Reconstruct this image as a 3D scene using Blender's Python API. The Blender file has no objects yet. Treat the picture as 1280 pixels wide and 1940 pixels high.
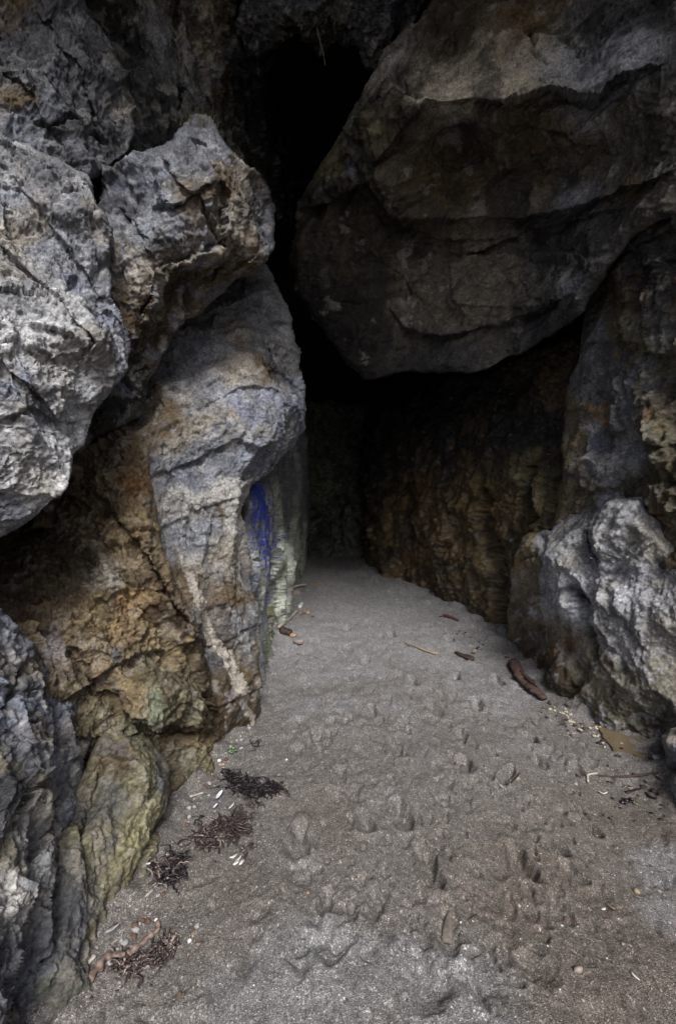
import bpy, bmesh, math, random, time
import numpy as np
from mathutils import Vector, Matrix
T0 = time.time()
R_ = math.radians
QUICK = 1.0            # grid coarseness multiplier

# ------------------------------------------------------------------ camera, sky, sun, exposure
SC = bpy.context.scene
COL = SC.collection
FPX = 862.0            # focal length in pixels of the 1280 x 1940 photograph (16 mm lens, upright frame)
CX, CY, CH = 640.0, 970.0, 1.5
cam_d = bpy.data.cameras.new('camera'); cam = bpy.data.objects.new('camera', cam_d); COL.objects.link(cam)
cam.location = (0, 0, CH); cam.rotation_euler = (R_(90), 0, 0)
cam_d.sensor_fit = 'VERTICAL'; cam_d.sensor_height = 36.0; cam_d.lens = 36.0 * FPX / 1940.0
cam_d.clip_start = 0.05; cam_d.clip_end = 500
SC.camera = cam
W = bpy.data.worlds.new("World"); SC.world = W; W.use_nodes = True
nt = W.node_tree; bg = nt.nodes['Background']
sky = nt.nodes.new('ShaderNodeTexSky'); sky.sky_type = 'NISHITA'; sky.sun_disc = False
SUN_EL, SUN_AZ = 42.0, 171.0          # azimuth clockwise from +Y: the sun is behind the camera
sky.sun_elevation = R_(SUN_EL); sky.sun_rotation = R_(SUN_AZ)
sky.dust_density = 3.0; sky.air_density = 0.65
nt.links.new(sky.outputs[0], bg.inputs[0]); bg.inputs[1].default_value = 0.095
sun_d = bpy.data.lights.new('sun', 'SUN'); sun = bpy.data.objects.new('sun', sun_d); COL.objects.link(sun)
sun_d.energy = 2.3; sun_d.angle = R_(22); sun_d.color = (1.0, 0.985, 0.965)
_sv = Vector((math.sin(R_(SUN_AZ)) * math.cos(R_(SUN_EL)), math.cos(R_(SUN_AZ)) * math.cos(R_(SUN_EL)), math.sin(R_(SUN_EL))))
sun.rotation_euler = _sv.to_track_quat('Z', 'Y').to_euler()
SC.view_settings.view_transform = 'Standard'; SC.view_settings.look = 'None'
SC.view_settings.exposure = 0.58; SC.view_settings.gamma = 1.0
SC.render.engine = 'CYCLES'

# ------------------------------------------------------------------ noise
F4 = np.float32
def h3(ix, iy, iz, s):
    with np.errstate(over='ignore'):
        h = ix.astype(np.uint32) * np.uint32(0x8da6b343) ^ iy.astype(np.uint32) * np.uint32(0xd8163841) ^ iz.astype(np.uint32) * np.uint32(0xcb1ab31f)
        h = h ^ np.uint32((s * 0x9E3779B1) & 0xffffffff)
        h ^= h >> np.uint32(15); h *= np.uint32(0x2c1b3c6d); h ^= h >> np.uint32(12); h *= np.uint32(0x297a2d39); h ^= h >> np.uint32(15)
    return h
def u01(h): return (h & np.uint32(0xffff)).astype(F4) / F4(65535)
def rehash(h, k):
    with np.errstate(over='ignore'):
        h = (h ^ np.uint32((k * 0x85ebca6b) & 0xffffffff)) * np.uint32(0xc2b2ae35); h ^= h >> np.uint32(13); h *= np.uint32(0x27d4eb2f); h ^= h >> np.uint32(15)
    return h
GR = np.array([(1,1,0),(-1,1,0),(1,-1,0),(-1,-1,0),(1,0,1),(-1,0,1),(1,0,-1),(-1,0,-1),(0,1,1),(0,-1,1),(0,1,-1),(0,-1,-1),(1,1,0),(-1,1,0),(0,-1,1),(0,-1,-1)], F4)
def perlin(p, seed=0):
    i = np.floor(p); f = (p - i).astype(F4); i = i.astype(np.int64)
    u = f * f * f * (f * (f * 6 - 15) + 10)
    out = np.zeros(len(p), F4)
    for dx in (0, 1):
        wx = u[:, 0] if dx else 1 - u[:, 0]
        for dy in (0, 1):
            wy = u[:, 1] if dy else 1 - u[:, 1]
            for dz in (0, 1):
                wz = u[:, 2] if dz else 1 - u[:, 2]
                g = GR[h3(i[:, 0] + dx, i[:, 1] + dy, i[:, 2] + dz, seed) & np.uint32(15)]
                out += wx * wy * wz * (g[:, 0] * (f[:, 0] - dx) + g[:, 1] * (f[:, 1] - dy) + g[:, 2] * (f[:, 2] - dz))
    return out
def fbm(p, oct=4, seed=0, gain=0.5):
    o = np.zeros(len(p), F4); a = 1.0; q = p
    for k in range(oct):
        o += a * perlin(q, seed + k * 7); q = q * 2.03 + 17.3; a *= gain
    return o
def ridged(p, oct=4, seed=0, gain=0.5):
    o = np.zeros(len(p), F4); a = 1.0; q = p
    for k in range(oct):
        o += a * (1 - 2.2 * np.abs(perlin(q, seed + k * 7))); q = q * 2.03 + 11.7; a *= gain
    return o - 0.5
def worley(p, seed=0):
    i = np.floor(p).astype(np.int64)
    n = len(p); f1 = np.full(n, 9, F4); f2 = np.full(n, 9, F4); hid = np.zeros(n, np.uint32); dv = np.zeros((n, 3), F4)
    for dx in (-1, 0, 1):
        for dy in (-1, 0, 1):
            for dz in (-1, 0, 1):
                c = i + (dx, dy, dz)
                h = h3(c[:, 0], c[:, 1], c[:, 2], seed)
                q = np.empty((n, 3), F4)
                q[:, 0] = p[:, 0] - c[:, 0] - u01(h); q[:, 1] = p[:, 1] - c[:, 1] - u01(rehash(h, 1)); q[:, 2] = p[:, 2] - c[:, 2] - u01(rehash(h, 2))
                d = q[:, 0] ** 2 + q[:, 1] ** 2 + q[:, 2] ** 2
                m = d < f1
                f2 = np.where(m, f1, np.minimum(f2, d)); f1 = np.where(m, d, f1)
                hid = np.where(m, h, hid); dv[m] = q[m]
    return np.sqrt(f1), np.sqrt(f2), hid, dv
def facet(p, seed=0, tilt=1.0, gap=0.12):
    """conchoidal fracture: scooped planes meeting in sharp ridges (the lower envelope of tilted paraboloids)"""
    w = 0.22 * np.stack([perlin(p * 1.3 + 5, seed + 91), perlin(p * 1.3 + 41, seed + 92), perlin(p * 1.3 + 77, seed + 93)], 1)
    p = p + w; i = np.floor(p).astype(np.int64); n = len(p)
    best = np.full(n, 9, F4); sec = np.full(n, 9, F4); hid = np.zeros(n, np.uint32)
    for dx in (-1, 0, 1):
        for dy in (-1, 0, 1):
            for dz in (-1, 0, 1):
                c = i + (dx, dy, dz); h = h3(c[:, 0], c[:, 1], c[:, 2], seed); k1 = rehash(h, 1); k2 = rehash(h, 2)
                a = p[:, 0] - c[:, 0] - u01(h); b = p[:, 1] - c[:, 1] - u01(k1); e = p[:, 2] - c[:, 2] - u01(k2)
                v = (a * a + b * b + e * e) * 0.72 + tilt * 1.15 * (a * (u01(h >> np.uint32(16)) - .5) + b * (u01(k1 >> np.uint32(16)) - .5) + e * (u01(k2 >> np.uint32(16)) - .5)) + 0.45 * u01(rehash(h, 8))
                m = v < best; sec = np.where(m, best, np.minimum(sec, v)); best = np.where(m, v, best); hid = np.where(m, h, hid)
    return (best - 0.16) * 1.7 + gap * (u01(rehash(hid, 4)) - .5) * 2, hid, sec - best
def sstep(a, b, x):
    t = np.clip((x - a) / (b - a), 0, 1); return t * t * (3 - 2 * t)

# ------------------------------------------------------------------ image <-> world helpers
def unproj(px, py, d):
    return np.stack([(px - CX) / FPX * d, d, CH - (py - CY) / FPX * d], -1)
def poly_sdf(px, py, poly):
    P = np.array(poly, F4); n = len(P); x = px.ravel().astype(F4); y = py.ravel().astype(F4)
    best = np.full(x.shape, 1e12, F4); inside = np.zeros(x.shape, bool)
    for k in range(n):
        ax, ay = P[k]; bx, by = P[(k + 1) % n]
        ex, ey = bx - ax, by - ay
        t = np.clip(((x - ax) * ex + (y - ay) * ey) / max(ex * ex + ey * ey, 1e-9), 0, 1)
        best = np.minimum(best, (x - ax - t * ex) ** 2 + (y - ay - t * ey) ** 2)
        c = (ay > y) != (by > y)
        if ey != 0: inside ^= c & (x < ex * (y - ay) / ey + ax)
    d = np.sqrt(best)
    return np.where(inside, d, -d)
def line_dist(x, y, pts):
    """unsigned distance, side (cross product sign), 0..1 parameter along"""
    P = np.array(pts, F4); L = np.hypot(*(P[1:] - P[:-1]).T); tot = L.sum(); acc = 0
    best = np.full(x.shape, 1e12, F4); side = np.zeros(x.shape, F4); tt = np.zeros(x.shape, F4)
    for k in range(len(P) - 1):
        ax, ay = P[k]; ex, ey = P[k + 1] - P[k]
        t = np.clip(((x - ax) * ex + (y - ay) * ey) / max(ex * ex + ey * ey, 1e-9), 0, 1)
        d = (x - ax - t * ex) ** 2 + (y - ay - t * ey) ** 2
        m = d < best
        best = np.where(m, d, best); side = np.where(m, np.sign(ex * (y - ay) - ey * (x - ax)), side); tt = np.where(m, (acc + t * L[k]) / tot, tt)
        acc += L[k]
    return np.sqrt(best), side, tt
def tps_fit(c):
    c = np.array(c, float); X = c[:, :2] / 500; v = 1 / c[:, 2]; n = len(X)
    d2 = ((X[:, None] - X[None]) ** 2).sum(2); K = 0.5 * d2 * np.log(d2 + 1e-12) + 1e-4 * np.eye(n)
    Pm = np.hstack([np.ones((n, 1)), X]); A = np.zeros((n + 3, n + 3)); A[:n, :n] = K; A[:n, n:] = Pm; A[n:, :n] = Pm.T
    return X, np.linalg.solve(A, np.concatenate([v, np.zeros(3)])), (v.min(), v.max())
def tps_eval(fit, px, py):
    X, w, (lo, hi) = fit; x = px / 500; y = py / 500
    o = w[-3] + w[-2] * x + w[-1] * y
    for k in range(len(X)):
        d2 = (x - X[k, 0]) ** 2 + (y - X[k, 1]) ** 2
        o = o + w[k] * 0.5 * d2 * np.log(d2 + 1e-12)
    return 1 / np.clip(o, lo * 0.75, hi * 1.3)

# ------------------------------------------------------------------ objects
def tag(o, label=None, cat=None, group=None, kind=None):
    if label: o['label'] = label
    if cat: o['category'] = cat
    if group: o['group'] = group
    if kind: o['kind'] = kind
    return o
def mesh_np(name, V, faces, mat, col=None, wet=None, parent=None, smooth=True):
    """faces: (n,4) int array, a repeated last index marks a triangle"""
    me = bpy.data.meshes.new(name); V = np.ascontiguousarray(V, F4)
    faces = np.asarray(faces, np.int32); tri = faces[:, 3] == faces[:, 2]
    cnt = np.where(tri, 3, 4).astype(np.int32); start = np.concatenate([[0], np.cumsum(cnt)[:-1]]).astype(np.int32)
    keep = np.ones(faces.shape, bool); keep[tri, 3] = False
    loops = faces[keep]
    me.vertices.add(len(V)); me.vertices.foreach_set('co', V.ravel())
    me.loops.add(len(loops)); me.loops.foreach_set('vertex_index', loops)
    me.polygons.add(len(faces)); me.polygons.foreach_set('loop_start', start)
    me.polygons.foreach_set('use_smooth', np.full(len(faces), smooth))
    me.update(calc_edges=True)
    if col is not None:
        a = me.attributes.new('tone', 'FLOAT_COLOR', 'POINT')
        a.data.foreach_set('color', np.concatenate([np.clip(col, 0.002, 0.9), np.ones((len(V), 1))], 1).astype(F4).ravel())
    if wet is not None:
        a = me.attributes.new('wet', 'FLOAT', 'POINT'); a.data.foreach_set('value', wet.astype(F4))
    me.materials.append(mat)
    o = bpy.data.objects.new(name, me); COL.objects.link(o)
    if parent: o.parent = parent
    return o

# ------------------------------------------------------------------ materials
def new_mat(name):
    m = bpy.data.materials.new(name); m.use_nodes = True
    n = m.node_tree.nodes; return m, m.node_tree, n['Principled BSDF']
def node(t, kind, **kw):
    n = t.nodes.new(kind)
    for k, v in kw.items(): setattr(n, k, v)
    return n
def rock_material(name, bump=0.5, fine=160.0, vary=0.55):
    m, t, b = new_mat(name); L = t.links.new
    at = node(t, 'ShaderNodeAttribute', attribute_name='tone'); aw = node(t, 'ShaderNodeAttribute', attribute_name='wet')
    co = node(t, 'ShaderNodeTexCoord')
    n1 = node(t, 'ShaderNodeTexNoise'); n1.inputs['Scale'].default_value = fine * 0.35; n1.inputs['Detail'].default_value = 6; n1.inputs['Roughness'].default_value = 0.65
    n2 = node(t, 'ShaderNodeTexNoise'); n2.inputs['Scale'].default_value = fine; n2.inputs['Detail'].default_value = 4
    L(co.outputs['Object'], n1.inputs['Vector']); L(co.outputs['Object'], n2.inputs['Vector'])
    mr = node(t, 'ShaderNodeMapRange'); mr.inputs[1].default_value = 0.3; mr.inputs[2].default_value = 0.7; mr.inputs[3].default_value = 1 - vary; mr.inputs[4].default_value = 1 + vary
    L(n1.outputs[0], mr.inputs[0])
    mx = node(t, 'ShaderNodeMix', data_type='RGBA', blend_type='MULTIPLY'); mx.inputs[0].default_value = 1.0
    L(at.outputs['Color'], mx.inputs[6]); L(mr.outputs[0], mx.inputs[7]); L(mx.outputs[2], b.inputs['Base Color'])
    rr = node(t, 'ShaderNodeMapRange'); rr.inputs[3].default_value = 0.92; rr.inputs[4].default_value = 0.22
    ad = node(t, 'ShaderNodeMath', operation='MULTIPLY'); m3 = node(t, 'ShaderNodeMapRange'); m3.inputs[1].default_value = 0.35; m3.inputs[2].default_value = 0.6; m3.inputs[3].default_value = 0.5; m3.inputs[4].default_value = 1.15
    L(n2.outputs[0], m3.inputs[0]); L(aw.outputs['Fac'], ad.inputs[0]); L(m3.outputs[0], ad.inputs[1]); L(ad.outputs[0], rr.inputs[0]); L(rr.outputs[0], b.inputs['Roughness'])
    b.inputs['Specular IOR Level'].default_value = 0.4
    sm = node(t, 'ShaderNodeMath', operation='ADD'); L(n1.outputs[0], sm.inputs[0]); L(n2.outputs[0], sm.inputs[1])
    bp = node(t, 'ShaderNodeBump'); bp.inputs['Strength'].default_value = bump; bp.inputs['Distance'].default_value = 0.008
    L(sm.outputs[0], bp.inputs['Height']); L(bp.outputs[0], b.inputs['Normal'])
    return m
ROCK = rock_material('rock_surface', 0.8)
ROCK_FAR = rock_material('rock_surface_far', 0.6, 60.0)
def flat_material(name, rgb, rough=0.7, scale=40.0, vary=0.4, bump=0.3, spec=0.4, rgb2=None):
    m, t, b = new_mat(name); L = t.links.new
    co = node(t, 'ShaderNodeTexCoord'); n1 = node(t, 'ShaderNodeTexNoise'); n1.inputs['Scale'].default_value = scale; n1.inputs['Detail'].default_value = 5
    L(co.outputs['Object'], n1.inputs['Vector'])
    r = node(t, 'ShaderNodeMapRange'); r.inputs[1].default_value = 0.32; r.inputs[2].default_value = 0.68
    L(n1.outputs[0], r.inputs[0])
    mx = node(t, 'ShaderNodeMix', data_type='RGBA')
    a = rgb; c = rgb2 or tuple(x * (1 + vary) for x in rgb); a = tuple(x * (1 - vary) for x in rgb) if rgb2 is None else rgb
    mx.inputs[6].default_value = (*a, 1); mx.inputs[7].default_value = (*c, 1)
    L(r.outputs[0], mx.inputs[0]); L(mx.outputs[2], b.inputs['Base Color'])
    b.inputs['Roughness'].default_value = rough; b.inputs['Specular IOR Level'].default_value = spec
    bp = node(t, 'ShaderNodeBump'); bp.inputs['Strength'].default_value = bump; bp.inputs['Distance'].default_value = 0.004
    L(n1.outputs[0], bp.inputs['Height']); L(bp.outputs[0], b.inputs['Normal'])
    return m

# ------------------------------------------------------------------ rock bodies
def grid_normals(P):
    gu = np.gradient(P, axis=1); gv = np.gradient(P, axis=0)
    n = np.cross(gu, gv); l = np.linalg.norm(n, axis=2, keepdims=True); n = n / np.maximum(l, 1e-12)
    v = P - np.array([0, 0, CH]); s = np.sign((n * v).sum(2, keepdims=True)); s[s == 0] = 1
    return -n * s                                    # faces the viewing side
def sm(a, k=1):
    for _ in range(k):
        b = a.copy(); b[1:-1, 1:-1] = (a[1:-1, 1:-1] * 4 + a[:-2, 1:-1] + a[2:, 1:-1] + a[1:-1, :-2] + a[1:-1, 2:]) / 8; a = b
    return a
def axmat(ax, el):
    """squeezes coordinates along axis ax by el, so that noise runs in streaks along it"""
    a = np.array(ax, float); a /= np.linalg.norm(a)
    return (np.eye(3) + (1 / el - 1) * np.outer(a, a)).astype(F4)
def rock(name, label, cat, poly, ctrl, colors, R=0.3, thick=1.2, recipe=(), feats=(), step=2.0, edge=7.0, seed=1,
         wet=(), subs=(), mat=None, kind=None, roll=1.0, mott=0.3, second=None, rs=0.6, jag=1.0):
    step *= QUICK; R *= rs
    P2 = np.array(poly, float)
    x0, y0 = P2.min(0) - 4; x1, y1 = P2.max(0) + 4
    def axis(a, b, lo, hi):
        s = [a]                                       # denser where the photograph looks, coarser outside its frame
        while s[-1] < b:
            s.append(s[-1] + (step if lo - 30 < s[-1] < hi + 30 else step * 5))
        return np.array(s)
    xs = axis(x0, x1, 0, 1280); ys = axis(y0, y1, 0, 1930)
    px, py = np.meshgrid(xs, ys); H, Wd = px.shape
    fit = tps_fit(ctrl)
    d0 = tps_eval(fit, px, py)
    P0 = unproj(px, py, d0).astype(F4); flat = P0.reshape(-1, 3)
    s = poly_sdf(px, py, poly).reshape(H, Wd)
    wn = fbm(flat * 3.2, 4, seed + 3).reshape(H, Wd)
    s = s + edge * 1.5 * wn
    mask = s > 0
    inner = mask.copy(); inner[1:] &= mask[:-1]; inner[:-1] &= mask[1:]; inner[:, 1:] &= mask[:, :-1]; inner[:, :-1] &= mask[:, 1:]
    rim = mask & ~inner
    gy, gx = np.gradient(s, ys, xs); gl = np.maximum(np.hypot(gx, gy), 0.3)
    mv = np.where(rim, np.minimum(s, 2 * step) / gl, 0)
    px = px - mv * gx / gl; py = py - mv * gy / gl
    sw = np.where(rim, 0, np.maximum(s, 0)) * d0 / FPX
    q = np.clip(sw / R, 0, 1)
    d = d0 + roll * (R - R * np.sqrt(np.maximum(1 - (1 - q) ** 2, 0)))
    P = unproj(px, py, d).astype(F4)
    # hand-placed ledges, cracks and lumps
    wx = px + 9 * fbm(flat * 5, 3, seed + 11).reshape(H, Wd) + 4 * perlin(flat * 28, seed + 12).reshape(H, Wd)
    wy = py + 9 * fbm(flat * 5, 3, seed + 13).reshape(H, Wd) + 4 * perlin(flat * 28, seed + 14).reshape(H, Wd)
    disp = np.zeros((H, Wd), F4); dstep = np.zeros((H, Wd), F4)
    for f in feats:
        if f[0] == 'step':
            _, pts, up, wu, dn, wd = f
            dist, side, t = line_dist(px + jag * (wx - px), py + jag * (wy - py), pts)
            tw = np.clip(np.minimum(t, 1 - t) / 0.12, 0, 1)
            k = sstep(-2.5, 2.5, -dist * side)
            dstep += tw * (k * up * np.exp(-dist / wu) - (1 - k) * dn * np.exp(-dist / wd))
        elif f[0] == 'crack':
            _, pts, w, dep = f
            dist, side, t = line_dist(wx, wy, pts); tw = np.clip(np.minimum(t, 1 - t) / 0.15, 0, 1)
            disp -= tw * dep * np.exp(-(dist / w) ** 2)
        elif f[0] == 'lump':
            _, cx, cy, rx, ry, ang, hgt = f[:7]; pw = f[7] if len(f) > 7 else 2.0
            c, s_ = math.cos(R_(ang)), math.sin(R_(ang))
            u = ((wx - cx) * c + (wy - cy) * s_) / rx; v = (-(wx - cx) * s_ + (wy - cy) * c) / ry
            disp += hgt * np.exp(-(u * u + v * v) ** (pw / 2))
    toc = np.array([0, 0, CH]) - P0; toc /= np.linalg.norm(toc, axis=2, keepdims=True)
    def towards(A, it, kc):
        n = sm(grid_normals(A), it) * (1 - kc) + toc * kc
        return n / np.maximum(np.linalg.norm(n, axis=2, keepdims=True), 1e-6)
    D0 = towards(P0, 2, 0.4)
    P = P + D0 * disp[..., None] + toc * dstep[..., None]
    hcell = None
    big = [r for r in recipe if r[1] >= 0.15]; small = [r for r in recipe if r[1] < 0.15]
    small = small + [('f', .02, .0035 + .0012 * float(np.median(d0[mask])) / 3)]
    for stage in (big, small):
        if not stage: continue
        N = (D0 if stage is big else towards(P, 8, 0.45)).reshape(-1, 3); fp = P.reshape(-1, 3).astype(F4)
        dd = np.zeros(len(fp), F4)
        for k, r in enumerate(stage):
            typ, sc, am = r[:3]; am = am * ((1.25 if sc >= .15 else 1.45) if typ == 'f' else 1.15); o = r[3] if len(r) > 3 else {}
            qv = fp @ o['ax'] if 'ax' in o else fp
            qv = (qv / sc).astype(F4); sd = seed * 13 + k * 101 + (0 if stage is big else 50)
            if typ == 'f':
                v, hc, bd = facet(qv, sd, o.get('tilt', 1.0), o.get('gap', 0.12))
                if hcell is None: hcell = hc
            elif typ == 'r': v = ridged(qv, o.get('oct', 4), sd)
            elif typ == 'n': v = fbm(qv, o.get('oct', 4), sd)
            elif typ == 'b': v = np.abs(fbm(qv, o.get('oct', 4), sd)) * 2 - 0.4
            elif typ == 'p':
                qq = qv + 0.35 * np.stack([perlin(qv * 2.1, sd + 1), perlin(qv * 2.1 + 9, sd + 2), perlin(qv * 2.1 + 31, sd + 3)], 1)
                f1, f2, hc, _ = worley(qq, sd); rad = 0.15 + 0.45 * u01(rehash(hc, 9))
                on = sstep(-0.05, 0.25, fbm(fp * 2.3, 2, sd + 8) + o.get('den', 0.0))
                v = -on * sstep(rad, rad * 0.45, f1)
            elif typ == 's':
                a = np.array(o['dir'], F4); a /= np.linalg.norm(a)
                c = fp @ a / sc + o.get('warp', 0.6) * fbm(fp / (sc * 6), 3, sd)
                fr = c - np.floor(c); lev = u01(h3(np.floor(c).astype(np.int64), np.zeros(len(c), np.int64), np.zeros(len(c), np.int64), sd))
                v = (lev - 0.5) * 1.2 + (fr - 0.5) * 0.8
            if 'where' in o:
                v = v * o['where'](px, py).ravel()
            dd += am * v
        dd -= dd[mask.ravel()].mean()
        dd *= (sstep(0, 14, s) * (.65 if stage is big else .75) + (.35 if stage is big else .25)).ravel()
        P = P + N.reshape(H, Wd, 3) * dd.reshape(H, Wd, 1)
    # rock colour: hand-placed zones of mineral plus painted light and shade, then mottling
    fp = P.reshape(-1, 3).astype(F4)
    ux = (px + 45 * fbm(flat * 2.5, 4, seed + 21).reshape(H, Wd)).ravel(); uy = (py + 45 * fbm(flat * 2.5, 4, seed + 22).reshape(H, Wd)).ravel()
    cc = np.zeros((H * Wd, 3)); sw_ = np.zeros(H * Wd)
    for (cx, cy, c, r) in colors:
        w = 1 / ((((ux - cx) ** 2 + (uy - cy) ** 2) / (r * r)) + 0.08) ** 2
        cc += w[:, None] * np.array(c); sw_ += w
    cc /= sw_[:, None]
    m1 = fbm(fp * 7, 5, seed + 31); m2 = fbm(fp * 22 + 3, 4, seed + 32, 0.6); m3 = fbm(fp * 75 + 9, 3, seed + 33, .7)
    cc *= np.clip(1 + mott * 1.2 * m1 + mott * 0.9 * m2 + .42 * m3, 0.25, 2.2)[:, None]
    if hcell is not None: cc *= (0.8 + 0.4 * u01(rehash(hcell, 77)))[:, None]
    for (c, th, amt, fr) in (second or ()):
        k = amt * sstep(th, th + 0.25, fbm(fp * fr, 5, seed + 41 + int(fr), 0.6))
        cc = cc * (1 - k[:, None]) + np.array(c) * k[:, None]
    for sb in subs:
        if len(sb) > 4:
            k = sb[3](px.ravel(), py.ravel(), fp); cc[k] = np.array(sb[4]) * np.clip(1 + .5 * m2[k] + .3 * m1[k], .5, 1.5)[:, None]
    wv = np.full(H * Wd, 0.05)
    for (cx, cy, r, a) in wet:
        wv = np.maximum(wv, a * np.exp(-(((ux - cx) ** 2 + (uy - cy) ** 2) / (r * r)) ** 2))
    wv *= np.clip(0.8 + 0.9 * m1, 0.2, 1.2)
    # faces
    idx = np.arange(H * Wd).reshape(H, Wd)
    fm = mask[:-1, :-1] & mask[1:, :-1] & mask[1:, 1:] & mask[:-1, 1:]
    Q = np.stack([idx[:-1, :-1][fm], idx[:-1, 1:][fm], idx[1:, 1:][fm], idx[1:, :-1][fm]], 1)[:, ::-1]
    groups = np.zeros(len(Q), int)
    if subs:
        qx = px.ravel()[Q].mean(1); qy = py.ravel()[Q].mean(1); qp = fp[Q].mean(1)
        for gi, sb in enumerate(subs): groups[sb[3](qx, qy, qp)] = gi + 1
    e = np.concatenate([Q[:, [0, 1]], Q[:, [1, 2]], Q[:, [2, 3]], Q[:, [3, 0]]])
    key = np.minimum(e[:, 0], e[:, 1]).astype(np.int64) * (H * Wd) + np.maximum(e[:, 0], e[:, 1])
    uq, inv, cn = np.unique(key, return_inverse=True, return_counts=True)
    be = e[cn[inv] == 1]; bv = np.unique(be)
    # the hidden back: rings that close the rock behind its outline
    V = [fp]; C = [cc]; Wt = [wv]; base = len(fp); rings = [None]; cen = fp[bv].mean(0)
    dirs = fp[bv] - np.array([0, 0, CH]); dirs = dirs / np.linalg.norm(dirs, axis=1, keepdims=True)
    maps = []; prev = np.full(H * Wd, -1); prev[bv] = bv; extra = []
    for k, (tk, shr) in enumerate(((0.35, 0.02), (0.75, 0.15), (1.0, 0.45))):
        rp = fp[bv] + dirs * thick * tk; c3 = cen + dirs.mean(0) * thick * tk
        rp = rp * (1 - shr) + c3 * shr
        V.append(rp); C.append(cc[bv]); Wt.append(wv[bv] * 0)
        cur = np.full(H * Wd, -1); cur[bv] = base + np.arange(len(bv)); base += len(bv)
        a, b = be[:, 0], be[:, 1]
        extra.append(np.stack([prev[b], prev[a], cur[a], cur[b]], 1)); prev = cur
    V.append((cen + dirs.mean(0) * thick)[None]); C.append(cc[bv].mean(0)[None]); Wt.append(np.zeros(1))
    a, b = prev[be[:, 0]], prev[be[:, 1]]
    extra.append(np.stack([b, a, np.full(len(a), base), np.full(len(a), base)], 1))
    V = np.concatenate(V); C = np.concatenate(C); Wt = np.concatenate(Wt)
    def emit(nm, F, m, par=None):
        us = np.unique(F); rm = np.full(len(V), -1); rm[us] = np.arange(len(us))
        return mesh_np(nm, V[us], rm[F], m, C[us], Wt[us], par)
    o = emit(name, np.concatenate([Q[groups == 0]] + extra), mat or ROCK)
    tag(o, label, cat, None, kind)
    for gi, sb in enumerate(subs):
        F = Q[groups == gi + 1]
        if len(F):
            c = emit(sb[0], F, sb[2] or mat or ROCK, o)
            if sb[1]: c['label'] = sb[1]
    print('%-28s %7d verts  %.1fs' % (name, len(V), time.time() - T0))
    return o

# ------------------------------------------------------------------ sand floor
def base_z(y):
    return 0.035 * np.log1p(np.exp((y - 3.2) * 3)) / 3
def flat_at(px, py):
    d = 1.5 * FPX / (py - CY)
    for _ in range(12): d = (CH - base_z(np.array(d))) * FPX / (py - CY)
    return (px - CX) / FPX * d, float(d)
# footprints and scuffs: image position, length and width in metres, heading (degrees from +Y), depth
PRINTS = [(565, 1590, .24, .10, 4, .030), (760, 1545, .22, .09, -8, .024), (810, 1640, .26, .09, -3, .030), (985, 1630, .22, .08, -6, .030),
          (620, 1710, .12, .06, 10, .030), (715, 1710, .12, .05, -5, .022), (800, 1850, .20, .12, -20, .026), (790, 1770, .16, .10, 20, .016), (848, 1768, .17, .075, 6, .016), (640, 1800, .16, .08, 40, .018),
          (960, 1468, .20, .07, 35, .022), (690, 1560, .16, .08, -10, .022), (640, 1470, .20, .09, 5, .016), (750, 1420, .22, .09, -12, .018),
          (870, 1390, .20, .09, 15, .020), (900, 1330, .20, .10, 20, .022), (820, 1340, .22, .1, -20, .02), (940, 1290, .24, .10, 10, .022), (700, 1350, .24, .1, 8, .018), (780, 1290, .24, .1, -4, .02),
          (690, 1250, .26, .11, 10, .018), (860, 1280, .22, .10, 30, .022), (740, 1200, .28, .12, 0, .020), (850, 1210, .28, .12, 20, .022), (655, 1190, .26, .11, 6, .018),
          (1050, 1600, .16, .07, -20, .02), (1110, 1560, .16, .06, -25, .02), (1085, 1650, .14, .06, -15, .022), (1060, 1720, .15, .06, -12, .024), (1000, 1690, .10, .05, 0, .02), (1010, 1840, .14, .09, -30, .024), (1150, 1760, .14, .05, -25, .02), (910, 1890, .10, .03, -8, .02),
          (480, 1620, .10, .04, 0, .014), (540, 1690, .09, .03, -8, .014), (1020, 1440, .14, .07, 10, .018), (1000, 1390, .16, .08, -15, .02), (1090, 1450, .14, .07, 12, .018), (880, 1450, .2, .08, -6, .02), (560, 1420, .2, .09, 6, .012)]
_rs = random.Random(11)
for _ in range(330):
    qx, qy = _rs.uniform(520, 1120), _rs.uniform(1130, 1880)
    if qx > 1000 and qy < 1320: continue
    if qy > 1750 and qx < 760: continue
    if qx < 600 and qy > 1400 and _rs.random() < .7: continue
    PRINTS.append((qx, qy, _rs.uniform(.04, .12), _rs.uniform(.02, .05), _rs.uniform(-30, 15), _rs.uniform(.004, .013)))
for _ in range(130):
    qx, qy = _rs.uniform(560, 1080), 1120 + 320 * _rs.random() ** .8
    if qx > 760 + (qy - 1150) * 1.1 or qx < 600 - (qy - 1100) * .3: continue
    PRINTS.append((qx, qy, _rs.uniform(.10, .155), _rs.uniform(.05, .09), _rs.uniform(-35, 25), _rs.uniform(.005, .011)))
PR = []
for (a, b, l, w, an, dp) in PRINTS:
    X, Y = flat_at(a, b); PR.append((X, Y, l / 2, w / 2, math.radians(an), dp * (1.75 if l >= .16 else 1.15) * min(1.15, Y / 2.1)))
LW = np.array([flat_at(a, b) for a, b in ((90, 1910), (160, 1846), (196, 1782), (289, 1690), (303, 1600), (345, 1525), (410, 1430), (456, 1368), (482, 1310), (512, 1225), (530, 1175), (560, 1108), (585, 1068))])
RW = np.array([flat_at(a, b) for a, b in ((1275, 1590), (1262, 1480), (1235, 1402), (1160, 1385), (1070, 1345), (1010, 1270), (975, 1225), (940, 1212), (840, 1155), (745, 1120), (690, 1085))])
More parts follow.
